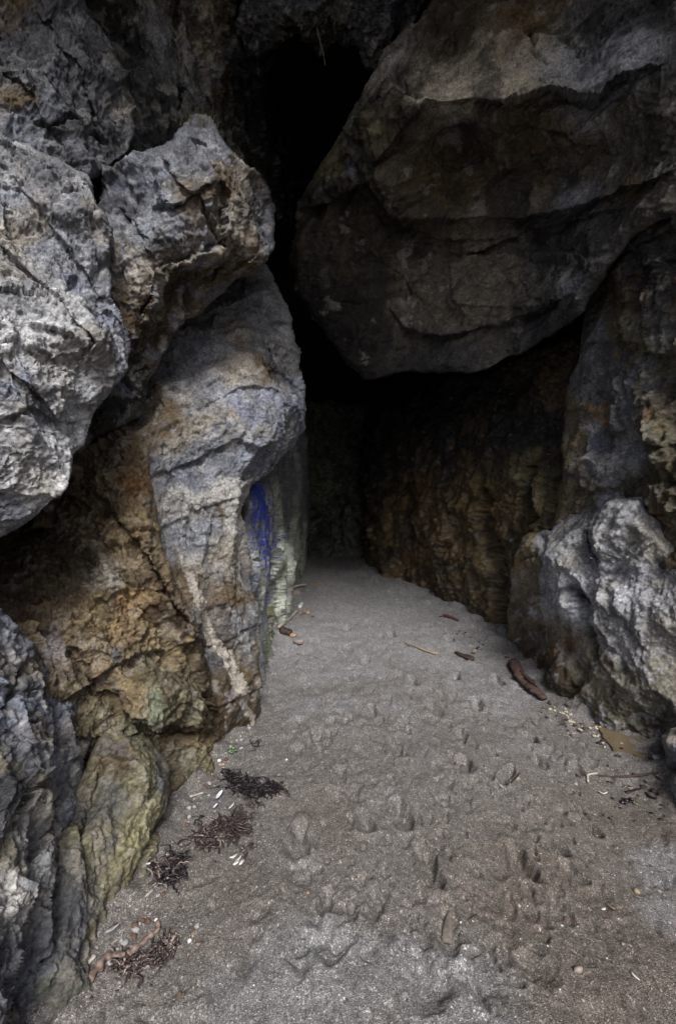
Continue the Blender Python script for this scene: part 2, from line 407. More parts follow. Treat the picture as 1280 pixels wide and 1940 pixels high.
def ground(x, y):
    x = np.atleast_1d(np.asarray(x, float)); y = np.atleast_1d(np.asarray(y, float))
    sh = x.shape; x = x.ravel(); y = y.ravel()
    p = np.stack([x, y, np.zeros_like(x)], 1).astype(F4)
    near = np.exp(-np.maximum(np.hypot(x, y - 4) - 9, 0) / 3)
    z = base_z(y) if True else 0
    z = np.where(y > 14, base_z(np.array(14.0)), z)
    z = z + 0.035 * fbm(p * 1.1, 3, 5)
    z += 0.10 * sstep(0.55, 0.0, x + 1.05) * sstep(3.0, 4.0, y) * 0.4
    dl = np.maximum(x - np.interp(y, LW[:, 1], LW[:, 0]), 0); dr = np.maximum(np.interp(y, RW[:, 1], RW[:, 0]) - x, 0)
    z = z + (.055 * np.exp(-dl / .09) + .05 * np.exp(-dr / .10)) * (1 + .9 * fbm(p * 5, 3, 77)) * (y < 13)
    wn = fbm(p * 9, 2, 71)
    tro = sstep(-.25, .25, fbm(p * 1.7, 2, 72) + .15)
    dx = 0.02 * fbm(p * 13, 3, 73); dy = 0.02 * fbm(p * 13 + 7, 3, 74)
    for (X, Y, l, w, an, dp) in PR:
        R = l * 2.2; m = (np.abs(x - X) < R) & (np.abs(y - Y) < R)
        if not m.any(): continue
        c, s = math.cos(an), math.sin(an); ax = x[m] - X + dx[m]; ay = y[m] - Y + dy[m]
        u = (ax * c - ay * s) / w; v = (ax * s + ay * c) / l
        v2 = np.clip(np.abs(v), 0, 9); u2 = u / np.clip(1 - 0.25 * v, 0.6, 1.4)
        r = (np.abs(u2) ** 2.6 + v2 ** 2.6) ** (1 / 2.6)
        z[m] += dp * (-sstep(1.15, 0.5, r) * (1 + 0.45 * np.clip(u, -1, 1)) + 0.25 * np.exp(-((r - 1.22) / 0.2) ** 2))
    ax2 = np.array([[1, .25, 0], [-.25, 1, 0], [0, 0, 1]], F4)
    q = p @ ax2; q = q * np.array([1, .55, 1], F4)
    k = near > 0.2
    if k.any():
        f1, f2, h, dv = worley(q[k] * 9 + 0.5 * wn[k, None], 81)
        z[k] += tro[k] * near[k] * (-.026 * u01(rehash(h, 6)) * (u01(rehash(h, 3)) > .5) * sstep(.46, .18, f1) )
        f1, f2, h, dv = worley(q[k] * 4.3 + 0.35 * wn[k, None], 85)
        z[k] += near[k] * (.3 + .7 * tro[k]) * (-.034 * u01(rehash(h, 6)) * (u01(rehash(h, 3)) > .45) * sstep(.46, .2, f1))
        f1, f2, h, dv = worley(q[k] * 22 + 0.4 * wn[k, None], 82)
        z[k] += (.15 + .85 * tro[k]) * near[k] * (-.010 * (u01(rehash(h, 3)) > .55) * sstep(.5, .1, f1))
        z[k] += near[k] * (.008 * tro[k] * fbm(q[k] * 8, 3, 83) + .0016 * fbm(p[k] * 30, 3, 84, .5))
    return z.reshape(sh)
def sand_material():
    m, t, b = new_mat('wet_grey_sand'); L = t.links.new
    atn = node(t, 'ShaderNodeAttribute', attribute_name='tone'); co = node(t, 'ShaderNodeTexCoord')
    v = node(t, 'ShaderNodeTexVoronoi'); v.inputs['Scale'].default_value = 330
    v2 = node(t, 'ShaderNodeTexVoronoi'); v2.inputs['Scale'].default_value = 150
    n = node(t, 'ShaderNodeTexNoise'); n.inputs['Scale'].default_value = 45; n.inputs['Detail'].default_value = 5
    for q in (v, v2, n): L(co.outputs['Object'], q.inputs['Vector'])
    s1 = node(t, 'ShaderNodeSeparateColor'); L(v.outputs['Color'], s1.inputs[0])
    r1 = node(t, 'ShaderNodeValToRGB'); e = r1.color_ramp.elements
    e[0].position = 0; e[0].color = (.35, .35, .36, 1); e[1].position = 1; e[1].color = (2.6, 2.6, 2.6, 1)
    for p_, c_ in ((.25, .7), (.75, 1.1), (.93, 1.5)):
        q = r1.color_ramp.elements.new(p_); q.color = (c_, c_ * .98, c_ * .96, 1)
    L(s1.outputs[0], r1.inputs[0])
    s2 = node(t, 'ShaderNodeSeparateColor'); L(v2.outputs['Color'], s2.inputs[0])
    r2 = node(t, 'ShaderNodeValToRGB'); e = r2.color_ramp.elements
    e[0].position = 0; e[0].color = (.55, .52, .5, 1); e[1].position = 1; e[1].color = (2.2, 2.1, 2.0, 1)
    for p_, c_ in ((.12, .95), (.9, 1.0), (.96, 1.5)):
        q = r2.color_ramp.elements.new(p_); q.color = (c_, c_, c_, 1)
    L(s2.outputs[1], r2.inputs[0])
    m1 = node(t, 'ShaderNodeMix', data_type='RGBA', blend_type='MULTIPLY'); m1.inputs[0].default_value = 1
    m2 = node(t, 'ShaderNodeMix', data_type='RGBA', blend_type='MULTIPLY'); m2.inputs[0].default_value = 1
    L(atn.outputs['Color'], m1.inputs[6]); L(r1.outputs[0], m1.inputs[7]); L(m1.outputs[2], m2.inputs[6]); L(r2.outputs[0], m2.inputs[7])
    mr = node(t, 'ShaderNodeMapRange'); mr.inputs[1].default_value = .3; mr.inputs[2].default_value = .7; mr.inputs[3].default_value = .85; mr.inputs[4].default_value = 1.15
    L(n.outputs[0], mr.inputs[0])
    m3 = node(t, 'ShaderNodeMix', data_type='RGBA', blend_type='MULTIPLY'); m3.inputs[0].default_value = 1
    L(m2.outputs[2], m3.inputs[6]); L(mr.outputs[0], m3.inputs[7]); L(m3.outputs[2], b.inputs['Base Color'])
    b.inputs['Roughness'].default_value = .85; b.inputs['Specular IOR Level'].default_value = .35
    ad = node(t, 'ShaderNodeMath', operation='ADD'); L(v.outputs['Distance'], ad.inputs[0]); L(n.outputs[0], ad.inputs[1])
    bp = node(t, 'ShaderNodeBump'); bp.inputs['Strength'].default_value = .8; bp.inputs['Distance'].default_value = .004
    L(ad.outputs[0], bp.inputs['Height']); L(bp.outputs[0], b.inputs['Normal'])
    return m
def build_sand():
    xs = np.concatenate([-np.geomspace(60, 2.45, 26), np.arange(-2.4, 2.8, .0055 * QUICK), np.geomspace(2.85, 60, 26)])
    iv = np.arange(1 / 1.12, 1 / 15.0, -.0017 * QUICK); ys = 1 / iv
    ys = np.concatenate([1.0 - np.geomspace(60, .04, 40), [1.03, 1.07], ys, np.geomspace(16, 40, 8)])
    X, Y = np.meshgrid(xs, ys); Z = ground(X, Y)
    SAND[:] = [xs, ys, Z]
    P = np.stack([X, Y, Z], -1).reshape(-1, 3)
    # damp brown sand, with paler dry sheets where nobody has walked
    dry = np.array((.258, .262, .27)); damp = np.array((.206, .197, .19)); far = np.array((.31, .313, .325)); brown = np.array((.165, .145, .125))
    p = P.astype(F4).copy(); p[:, 2] = 0
    k = np.zeros(len(P)); n1 = fbm(p * 3, 4, 61); n2 = fbm(p * 11, 4, 62)
    for (a, b, r, amt) in ((600, 1850, .26, .8), (480, 1880, .2, .5), (800, 1870, .2, .6), (900, 1900, .2, .7), (1250, 1640, .16, .7), (1270, 1740, .12, .5), (760, 1560, .25, .25), (620, 1640, .2, .2), (700, 1260, .6, .35), (950, 1300, .5, .4), (560, 1340, .5, .4)):
        cx, cy = flat_at(a, b); k = np.maximum(k, amt * np.exp(-(((p[:, 0] - cx) ** 2 + (p[:, 1] - cy) ** 2) / r ** 2) ** 1.5))
    k = sstep(.15, .75, k + .45 * n1 + .2 * n2) * .85
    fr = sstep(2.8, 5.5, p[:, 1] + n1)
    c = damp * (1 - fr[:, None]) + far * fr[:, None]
    bz = np.zeros(len(P))
    for (a, b, r, amt) in ((1050, 1720, .5, .9), (1180, 1560, .35, .8), (1150, 1880, .4, .9), (620, 1560, .25, .5), (420, 1700, .3, .4), (880, 1600, .3, .4)):
        cx, cy = flat_at(a, b); bz = np.maximum(bz, amt * np.exp(-(((p[:, 0] - cx) ** 2 + (p[:, 1] - cy) ** 2) / r ** 2)))
    bz = np.clip(bz + .5 * n1 * bz + .35 * np.maximum(n2, 0) * (1 - fr), 0, .95)[:, None]
    c = c * (1 - bz) + brown * bz
    c = c * (1 - k[:, None]) + dry * k[:, None]
    c *= np.clip(1 + .22 * n2 + .16 * fbm(p * 35, 3, 63), .4, 1.8)[:, None]
    idx = np.arange(len(P)).reshape(X.shape)
    Q = np.stack([idx[:-1, :-1].ravel(), idx[:-1, 1:].ravel(), idx[1:, 1:].ravel(), idx[1:, :-1].ravel()], 1)
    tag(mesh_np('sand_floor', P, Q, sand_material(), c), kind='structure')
    print('sand', len(P), time.time() - T0)
SAND = []
build_sand()
def gz(x, y):
    """height of the built sand at a point"""
    xs, ys, Z = SAND; i = int(np.clip(np.searchsorted(xs, x) - 1, 0, len(xs) - 2)); j = int(np.clip(np.searchsorted(ys, y) - 1, 0, len(ys) - 2))
    u = (x - xs[i]) / (xs[i + 1] - xs[i]); v = (y - ys[j]) / (ys[j + 1] - ys[j])
    return float((Z[j, i] * (1 - u) + Z[j, i + 1] * u) * (1 - v) + (Z[j + 1, i] * (1 - u) + Z[j + 1, i + 1] * u) * v)
def at(px, py, lift=0.0):
    x, d = flat_at(px, py)
    for _ in range(8):
        z = gz((px - CX) / FPX * d, d); d = (CH - z - 0.0) * FPX / (py - CY)
    return Vector(((px - CX) / FPX * d, d, z + lift))


# ------------------------------------------------------------------ the hill round the cave: a hollow shell, open to the beach
def build_shell():
    nu, nv = 90, 90
    def tube(grow):
        V = np.zeros((nv, nu, 3))
        for j in range(nv):
            t = j / (nv - 1); y = -0.7 + 16.5 * t + grow * t  # unseen front lip drawn forward and lowered to shade the upper rocks
            wx0 = -4.6 - grow; wx1 = 5.0 + grow; top = 7.65 + 1.55 * sstep(1, 4.5, y) - 3.4 * sstep(8, 16, y) + grow
            for i in range(nu):
                a = math.pi * (i / (nu - 1)); c, s = math.cos(a), math.sin(a)
                c = math.copysign(abs(c) ** .6, c); s = s ** .6
                V[j, i] = ((wx0 + wx1) / 2 - c * (wx1 - wx0) / 2, y, -0.6 + (top + .6) * s)
        f = V.reshape(-1, 3).astype(F4)
        f = f + (0.5 * fbm(f * .5, 5, 3)[:, None] * np.array([1, 1, 1])).astype(F4)
        return f.reshape(nv, nu, 3)
    A = tube(0); B = tube(3.0)
    V = [A.reshape(-1, 3), B.reshape(-1, 3)]; n = nu * nv; idx = np.arange(n).reshape(nv, nu)
    q = np.stack([idx[:-1, :-1].ravel(), idx[:-1, 1:].ravel(), idx[1:, 1:].ravel(), idx[1:, :-1].ravel()], 1)
    F = [q, q[:, ::-1] + n]
    r = idx[0]; F.append(np.stack([r[1:], r[:-1], r[:-1] + n, r[1:] + n], 1))
    base = 2 * n
    for off, row, yy in ((0, idx[-1], 16.2), (n, idx[-1], 19)):
        V.append(np.array([[0.2, yy, 2.0]])); F.append(np.stack([row[:-1] + off, row[1:] + off, np.full(nu - 1, base), np.full(nu - 1, base)], 1)); base += 1
    V = np.concatenate(V); F = np.concatenate(F)
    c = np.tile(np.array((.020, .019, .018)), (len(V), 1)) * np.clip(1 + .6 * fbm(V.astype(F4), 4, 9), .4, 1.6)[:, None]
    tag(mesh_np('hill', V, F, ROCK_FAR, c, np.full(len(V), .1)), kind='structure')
build_shell()

# ------------------------------------------------------------------ rock colours, the darkest also used to paint shade
GREY = (.20, .212, .24); BLUE = (.17, .186, .232); PALE = (.40, .39, .37); WHITE = (.55, .55, .56); TAN = (.265, .242, .205)
OCHRE = (.172, .132, .074); BROWN = (.10, .073, .043); UMBER = (.05, .034, .018); OLIVE = (.135, .125, .078); DARK = (.05, .05, .054); BLACKISH = (.022, .021, .021)
SLATE = (.115, .118, .13); WARM = (.125, .114, .092); GREEN = (.20, .225, .185); RUST = (.19, .10, .04)

# upper left cliff
rock('cliff_block', 'dark grey lumpy rock face high in the upper left corner, above the pitted boulder', 'rock',
     [(-220, -330), (120, -330), (150, 0), (168, 35), (190, 55), (218, 105), (246, 150), (255, 200), (254, 255), (235, 295), (190, 340), (120, 360), (0, 370), (-220, 370)],
     [(0, 0, 3.1), (0, 280, 2.75), (100, 150, 3.05), (220, 150, 3.5), (200, 290, 3.2), (-200, 100, 2.4), (100, -300, 3.3), (150, 0, 3.6), (-200, -300, 2.8)],
     [(40, 60, (.085,.088,.10), 120), (110, 90, (.16,.165,.18), 60), (200, 120, (.085,.088,.10), 60), (60, 220, (.13,.14,.165), 80), (170, 230, (.085,.088,.10), 70), (20, 180, BROWN, 40), (240, 200, TAN, 25), (0, 0, BROWN, 60)],
     R=.35, thick=1.6, seed=2, edge=9, mott=.45, rs=.25,
     recipe=[('s', .3, .016, dict(dir=(.7, -.25, -.7), warp=.5)), ('f', .6, .17, dict(tilt=1.2)), ('f', .22, .07, dict(ax=axmat((.4, .2, 1), 2))), ('f', .09, .022), ('r', .05, .012, dict(ax=axmat((.3, .2, 1), 2.5))), ('n', .02, .006)],
     feats=[('step', [(60, 0), (110, 90), (170, 170), (200, 280)], .06, 50, .07, 40), ('step', [(0, 120), (60, 190), (130, 300)], .05, 50, .06, 40), ('step', [(190, 60), (215, 130), (225, 220), (235, 290)], .02, 20, .05, 25), ('lump', 120, 90, 50, 60, 20, .08), ('lump', 60, 210, 60, 45, 0, .08), ('crack', [(0, 190), (70, 240), (140, 235), (220, 270)], 8, .06), ('crack', [(100, 30), (130, 140), (150, 230)], 7, .05)],
     second=[(BLACKISH, .15, .6, 3.0), (PALE, .28, .35, 5.0)], wet=[(180, 150, 100, .4)])
# dark recess between the cliff block and the roof
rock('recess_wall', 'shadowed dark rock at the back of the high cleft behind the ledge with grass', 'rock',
     [(110, -320), (620, -320), (600, 60), (580, 420), (480, 420), (330, 360), (240, 520), (150, 520), (110, 200)],
     [(180, 0, 4.6), (200, 250, 4.1), (200, 420, 3.7), (300, 100, 4.6), (340, 260, 4.3), (400, 120, 5.1), (450, 200, 6.0), (520, 150, 8.2), (560, 300, 9.5), (480, 350, 6.5), (430, 0, 5.0), (300, -250, 4.3), (560, -250, 5.8)],
     [(180, 80, BLACKISH, 60), (260, 150, (.075,.075,.08), 60), (310, 110, (.24, .26, .30), 28), (300, 40, (.18,.185,.20), 30), (280, 250, (.075,.075,.08), 50), (400, 60, (.34,.29,.22), 30), (440, 120, (.24, .26, .30), 30), (370, 180, (.18,.185,.20), 30), (420, 160, BROWN, 30), (460, 240, (.075,.075,.08), 40), (540, 200, BLACKISH, 80), (540, 340, BLACKISH, 80), (430, 20, BROWN, 30)],  # blackish zones paint the cleft's shade, blue-grey ones its lit patches
     R=.3, thick=1.5, seed=5, edge=6, mott=.5,
     recipe=[('f', .6, .16), ('f', .24, .09, dict(ax=axmat((-.35, 0, 1), 2.5))), ('f', .10, .04, dict(ax=axmat((-.35, 0, 1), 2))), ('r', .07, .025, dict(ax=axmat((-.35, 0, 1), 3))), ('n', .03, .01)],
     feats=[('step', [(340, -60), (335, 80), (345, 180), (330, 300)], .10, 30, .15, 40), ('lump', 265, 170, 35, 60, 0, .12)],
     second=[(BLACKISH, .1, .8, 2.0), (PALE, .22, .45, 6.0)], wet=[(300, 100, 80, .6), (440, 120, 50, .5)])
# the roof of the cleft with its ragged lower lip
rock('roof_rock', 'ragged mossy roof rock bridging the top of the black cleft, bluish grey', 'rock',
     [(440, -330), (980, -330), (900, -20), (800, 40), (740, 92), (712, 125), (688, 118), (672, 96), (640, 88), (610, 104), (585, 90), (560, 66), (530, 82), (505, 100), (490, 140), (478, 120), (470, 60), (450, -40)],
     [(500, 60, 5.2), (600, 60, 5.5), (700, 80, 5.8), (600, -60, 4.9), (740, 20, 5.8), (850, -60, 5.6), (520, -250, 3.9), (900, -300, 4.5), (480, 0, 5.0)],
     [(520, 30, (.18,.185,.20), 30), (560, 60, UMBER, 30), (600, 25, OLIVE, 25), (625, 5, PALE, 14), (660, 30, (.18,.185,.20), 25), (680, 60, (.27,.275,.29), 25), (640, 70, UMBER, 25), (720, 50, (.18,.185,.20), 30), (740, 10, (.24, .26, .30), 30), (690, 90, PALE, 12), (500, 90, (.075,.075,.08), 20), (560, 10, (.24, .26, .30), 25)],
     R=.3, thick=1.5, seed=8, edge=16, mott=.55, step=2.2,
     recipe=[('f', .5, .15), ('r', .2, .08), ('f', .12, .06), ('r', .06, .03), ('n', .025, .014)],
     feats=[('lump', 680, 45, 30, 25, 30, .18), ('step', [(500, 40), (560, 55), (620, 40), (700, 70)], .12, 20, .15, 30)],
     second=[(BLACKISH, .05, .7, 4.0), (PALE, .25, .5, 7.0)], wet=[(600, 40, 140, .4)])
# the big overhanging slab
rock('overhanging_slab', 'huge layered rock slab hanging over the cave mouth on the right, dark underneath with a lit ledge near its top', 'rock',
     [(860, -340), (1500, -340), (1500, 380), (1280, 415), (1240, 425), (1200, 452), (1163, 500), (1138, 550), (1110, 592), (1066, 622), (1015, 652), (940, 690), (890, 710), (815, 702), (740, 706), (690, 716), (655, 690),
      (630, 650), (598, 606), (560, 552), (551, 500), (558, 440), (568, 372), (594, 326), (640, 258), (656, 234), (682, 188), (706, 138), (724, 92), (756, 55), (790, 30), (825, -20)],
     [(820, 0, 4.9), (740, 110, 5.1), (660, 250, 5.5), (600, 340, 5.9), (570, 460, 6.3), (590, 580, 6.4), (690, 700, 6.1), (800, 690, 5.6), (900, 700, 5.1), (1060, 615, 4.2), (1150, 500, 3.6), (1280, 400, 3.0),
      (700, 330, 4.95), (790, 240, 4.35), (815, 182, 4.15), (960, 195, 3.8), (1080, 190, 3.55), (1240, 130, 3.2), (960, 130, 4.0), (1080, 120, 3.85), (950, 70, 4.25), (1100, 30, 3.9), (1250, 50, 3.4), (820, 150, 4.35),
      (850, 260, 4.75), (960, 300, 4.45), (1120, 300, 3.9), (860, 400, 4.9), (1000, 400, 4.5), (1200, 340, 3.55), (800, 480, 5.4), (980, 500, 4.75), (760, 580, 5.75), (950, 600, 4.95), (1100, 520, 4.05), (720, 430, 5.5), (1450, 200, 2.7), (1450, -200, 2.8), (1000, -300, 3.9)],
     [(740, 95, (.5,.5,.5), 30), (785, 40, (.5,.5,.5), 30), (705, 150, PALE, 28), (670, 215, GREY, 24), (770, 150, WARM, 40), (690, 230, OLIVE, 40), (620, 310, OLIVE, 40), (660, 330, GREY, 25), (760, 210, (.06,.05,.036), 40), (810, 170, (.42,.38,.31), 40), (870, 160, (.42,.38,.31), 50), (960, 150, (.42,.38,.31), 60), (1040, 130, (.30,.30,.30), 40), (1100, 150, (.27,.28,.31), 50), (1200, 130, (.27,.28,.31), 50), (1000, 90, (.28,.25,.2), 40),  # pale flank and brightened tan ledge carry painted light
      (880, 60, (.06,.05,.036), 60), (980, 40, BROWN, 50), (1180, 60, DARK, 60), (1250, 30, BLACKISH, 50), (900, 260, (.06,.05,.036), 60), (1000, 280, BROWN, 80), (1150, 280, WARM, 80), (860, 360, BROWN, 80), (1000, 360, WARM, 60), (1080, 370, GREY, 40), (1200, 330, (.15,.10,.06), 25), (1220, 260, WARM, 60),  # dark zones above the ledge paint in how little light they get
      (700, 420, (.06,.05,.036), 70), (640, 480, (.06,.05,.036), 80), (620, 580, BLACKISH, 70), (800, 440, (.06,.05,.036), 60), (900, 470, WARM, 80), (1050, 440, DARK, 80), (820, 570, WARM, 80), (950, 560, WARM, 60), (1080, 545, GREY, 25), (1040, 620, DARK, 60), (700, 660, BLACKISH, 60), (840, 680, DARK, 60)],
     R=.24, thick=2.2, seed=12, edge=5, mott=.35, jag=.45,
     recipe=[('f', .9, .14, dict(ax=axmat((1, -.4, .25), 2.2))), ('f', .33, .06, dict(tilt=1.2, ax=axmat((1, -.4, .25), 2.2))), ('n', .5, .04), ('s', .2, .022, dict(dir=(.35, .35, .87), warp=.9)), ('f', .13, .016, dict(ax=axmat((1, -.4, .25), 2.2))), ('r', .09, .010, dict(ax=axmat((1, -.4, .25), 2.5))), ('n', .03, .006), ('f', .05, .009, dict(ax=axmat((1, -.4, .25), 2))), ('s', .06, .007, dict(dir=(.35, .35, .87), warp=.9)),
             ('f', .11, .04, dict(where=lambda x, y: sstep(110, 20, np.abs(x - 735 + (y - 180) * .62)) * sstep(420, 340, y))), ('p', .05, .014, dict(den=.1, where=lambda x, y: sstep(240, 190, y)))],
     feats=[('crack', [(760, 440), (850, 460), (960, 450), (1040, 470)], 3, .03), ('crack', [(800, 300), (870, 320), (930, 300), (1010, 330), (1100, 320)], 3, .035), ('crack', [(1120, 200), (1150, 260), (1140, 330)], 3, .03), ('crack', [(880, 520), (930, 570), (920, 610)], 3, .03), ('crack', [(700, 480), (760, 520), (800, 590)], 4, .04), ('crack', [(850, 270), (840, 340), (870, 390)], 3, .03), ('step', [(690, 330), (730, 285), (790, 218), (812, 180), (865, 186), (960, 194), (1040, 171), (1080, 186), (1135, 190), (1190, 152), (1260, 122)], .12, 90, .26, 80),
            ('step', [(740, 190), (800, 166), (850, 135), (890, 110), (940, 76), (990, 48), (1060, 20)], -.02, 60, -.20, 70),
            ('step', [(700, 400), (735, 418), (840, 416), (920, 411), (990, 416), (1070, 391), (1140, 376), (1215, 350), (1300, 322)], .12, 60, .16, 60),
            ('step', [(850, 500), (900, 480), (990, 440), (1080, 415), (1200, 390)], .03, 60, .08, 40),
            ('step', [(1155, 497), (1080, 480), (990, 474), (865, 490), (805, 515), (735, 560)], .12, 80, .03, 60),
            ('step', [(735, 580), (770, 628), (840, 634), (940, 610), (1040, 580), (1100, 560)], .09, 70, .10, 60),
            ('step', [(560, 400), (630, 380), (690, 345), (720, 390), (760, 420), (820, 440)], .10, 40, .2, 50),
            ('crack', [(880, 235), (960, 255), (1060, 250), (1180, 300)], 5, .04), ('crack', [(900, 330), (980, 325), (1060, 360)], 4, .03), ('crack', [(960, 500), (1000, 560), (1060, 590)], 5, .035), ('crack', [(1060, 60), (1100, 110), (1090, 170)], 6, .05), ('crack', [(1000, 40), (1010, 90), (1040, 120)], 6, .06),
            ('lump', 930, 50, 70, 40, -30, .18), ('lump', 760, 230, 40, 50, 30, .10), ('lump', 700, 240, 25, 30, 0, .1), ('crack', [(735, 120), (765, 165), (790, 190)], 9, .1), ('lump', 1075, 545, 25, 30, 60, .06)],
     second=[(PALE, .42, .4, 3.0), (BLACKISH, .2, .6, 2.0)], wet=[(690, 230, 90, .9), (620, 320, 80, .8), (700, 380, 90, .5), (640, 480, 120, .4)])
# pitted pale boulder, left
rock('pitted_boulder', 'big pale grey boulder pitted with small holes, bulging from the left edge', 'boulder',
     [(-230, 250), (0, 272), (60, 285), (120, 305), (165, 330), (192, 400), (215, 432), (206, 500), (217, 565), (245, 628), (250, 662), (236, 702), (200, 736), (176, 772), (165, 802), (150, 842), (128, 857), (120, 892), (98, 930), (58, 972), (0, 1012), (-230, 1120)],
     [(0, 320, 2.25), (0, 500, 1.95), (0, 650, 1.72), (0, 800, 1.6), (0, 960, 1.68), (100, 500, 2.15), (100, 650, 1.84), (100, 780, 1.8), (150, 400, 2.38), (190, 520, 2.3), (220, 650, 2.2), (150, 760, 1.95), (90, 880, 1.82), (-200, 600, 1.45), (-200, 950, 1.45), (80, 340, 2.35)],
     [(20, 320, (.345,.35,.36), 18), (90, 340, SLATE, 40), (20, 380, GREY, 40), (130, 420, SLATE, 40), (60, 440, TAN, 40), (110, 470, GREY, 30), (30, 520, (.345,.35,.36), 40), (80, 560, (.345,.35,.36), 40), (150, 540, BLUE, 30), (190, 480, SLATE, 25), (120, 600, (.345,.35,.36), 45), (200, 620, BLUE, 30), (40, 640, (.345,.35,.36), 60), (150, 680, (.345,.35,.36), 40), (30, 720, BLUE, 35), (60, 740, SLATE, 30),
      (130, 760, (.345,.35,.36), 30), (190, 690, GREY, 30), (40, 820, (.345,.35,.36), 40), (110, 830, (.345,.35,.36), 30), (60, 900, (.46,.46,.465), 50), (20, 960, GREY, 40), (90, 790, GREY, 25), (230, 660, GREY, 20)],
     R=.30, thick=1.3, seed=21, edge=7, mott=.35, jag=.35, rs=.3,
     recipe=[('s', .3, .014, dict(dir=(.7, -.25, -.7), warp=.5)), ('f', .5, .12, dict(tilt=1.2, ax=axmat((.6, .3, -.8), 1.5))), ('f', .17, .06, dict(tilt=1.2, ax=axmat((.7, .3, -.8), 1.8))), ('f', .07, .022, dict(ax=axmat((.6, .3, -.8), 1.6))), ('p', .05, .018, dict(den=.0)), ('p', .022, .010, dict(den=.15)), ('r', .035, .007), ('n', .012, .004)],
     feats=[('step', [(20, 330), (90, 410), (180, 520), (240, 610)], .05, 60, .06, 45), ('step', [(0, 450), (70, 520), (140, 640), (185, 720)], .05, 50, .05, 40), ('lump', 60, 610, 90, 60, 35, .09), ('lump', 160, 650, 60, 70, 30, .05), ('lump', 60, 880, 70, 60, -35, .08), ('step', [(250, 560), (190, 590), (140, 700), (60, 690), (0, 610)], .04, 50, .04, 40), ('step', [(0, 800), (60, 770), (120, 800), (165, 790)], -.0, 30, .07, 30), ('crack', [(190, 350), (170, 430), (190, 520), (200, 600)], 8, .06), ('crack', [(0, 440), (60, 430), (110, 380), (170, 370)], 8, .05), ('crack', [(130, 420), (150, 500), (130, 560), (160, 620)], 6, .04), ('lump', 100, 460, 40, 40, 0, .05), ('step', [(0, 690), (40, 720), (90, 760), (120, 800)], .05, 25, .05, 25)],
     second=[(SLATE, .12, .6, 4.0), (TAN, .2, .5, 3.0), ((.46,.46,.465), .25, .4, 9.0)])
# middle boulder with the grassy ledge
rock('ledge_boulder', 'brownish grey angular boulder with grass on its top ledge, leaning beside the black cleft', 'boulder',
     [(196, 372), (200, 332), (235, 312), (268, 282), (322, 258), (344, 238), (360, 220), (402, 230), (428, 262), (456, 288), (488, 318), (514, 350), (532, 394), (526, 425), (522, 465), (494, 494), (465, 516), (442, 542), (402, 570), (362, 604), (322, 650), (285, 720), (262, 790), (225, 800), (175, 830), (130, 880), (100, 1000), (60, 1000), (120, 640), (180, 560), (180, 440)],
     [(210, 360, 3.2), (300, 300, 3.15), (360, 240, 3.35), (400, 280, 3.25), (480, 340, 3.5), (515, 400, 3.75), (505, 470, 3.75), (330, 350, 2.95), (300, 420, 2.85), (400, 400, 3.05), (260, 480, 2.75), (350, 475, 2.85), (415, 460, 3.05), (275, 560, 2.72), (280, 640, 2.85), (340, 540, 3.15), (420, 520, 3.35), (440, 560, 3.6), (330, 600, 3.1), (260, 720, 2.95), (200, 760, 2.75), (110, 900, 2.6), (80, 980, 2.5), (200, 560, 2.75)],
     [(215, 350, DARK, 30), (300, 300, GREY, 40), (280, 340, BLUE, 35), (360, 330, SLATE, 40), (400, 280, GREY, 25), (450, 310, TAN, 25), (425, 350, BROWN, 30), (350, 390, BROWN, 40), (290, 390, GREY, 30), (270, 430, GREY, 40), (310, 450, SLATE, 30), (390, 440, TAN, 30), (350, 480, TAN, 22), (240, 500, TAN, 30), (270, 520, TAN, 30), (265, 590, BROWN, 30), (500, 400, DARK, 25), (480, 460, SLATE, 30),
      (340, 530, UMBER, 40), (400, 500, BROWN, 40), (340, 580, BROWN, 30), (300, 640, UMBER, 40), (220, 760, BLACKISH, 60), (440, 500, BROWN, 25), (100, 940, UMBER, 60), (230, 790, OLIVE, 20)],  # underside and tail: brown rock deepened with painted shadow
     R=.22, thick=1.4, seed=31, edge=6, mott=.4, rs=.25,
     recipe=[('s', .3, .014, dict(dir=(.7, -.25, -.7), warp=.5)), ('f', .5, .13, dict(tilt=1.2, ax=axmat((.6, .2, -.7), 1.5))), ('f', .16, .05, dict(tilt=1.2, ax=axmat((.6, .2, -.7), 2))), ('f', .07, .024), ('r', .04, .010), ('n', .014, .005)],
     feats=[('step', [(300, 275), (330, 340), (390, 420), (420, 470)], .05, 45, .06, 35), ('step', [(225, 380), (270, 440), (290, 510)], .04, 40, .06, 30), ('step', [(560, 385), (470, 390), (420, 462), (355, 481), (322, 500), (296, 512), (287, 560), (276, 625), (270, 690)], .0, 50, .0, 60), ('step', [(420, 380), (415, 440), (418, 465), (356, 482), (322, 501), (295, 512), (288, 562), (275, 632)], .05, 40, .16, 60), ('step', [(350, 243), (385, 280), (400, 330), (415, 400)], .0, 30, .06, 30), ('step', [(270, 372), (330, 395), (400, 370)], .05, 40, .05, 25), ('crack', [(348, 250), (372, 276), (400, 292)], 5, .05), ('crack', [(230, 320), (245, 372), (220, 430), (230, 480)], 8, .08), ('lump', 360, 380, 60, 60, 45, .08), ('lump', 245, 340, 30, 40, 0, .05), ('lump', 265, 540, 35, 70, 0, .06), ('step', [(520, 420), (480, 440), (440, 500), (380, 540)], .0, 30, .08, 40), ('lump', 470, 470, 40, 30, -40, .10)],
     second=[(BLUE, .15, .5, 4.0), (PALE, .25, .35, 7.0)], wet=[(420, 380, 50, .3), (330, 590, 80, .4)])
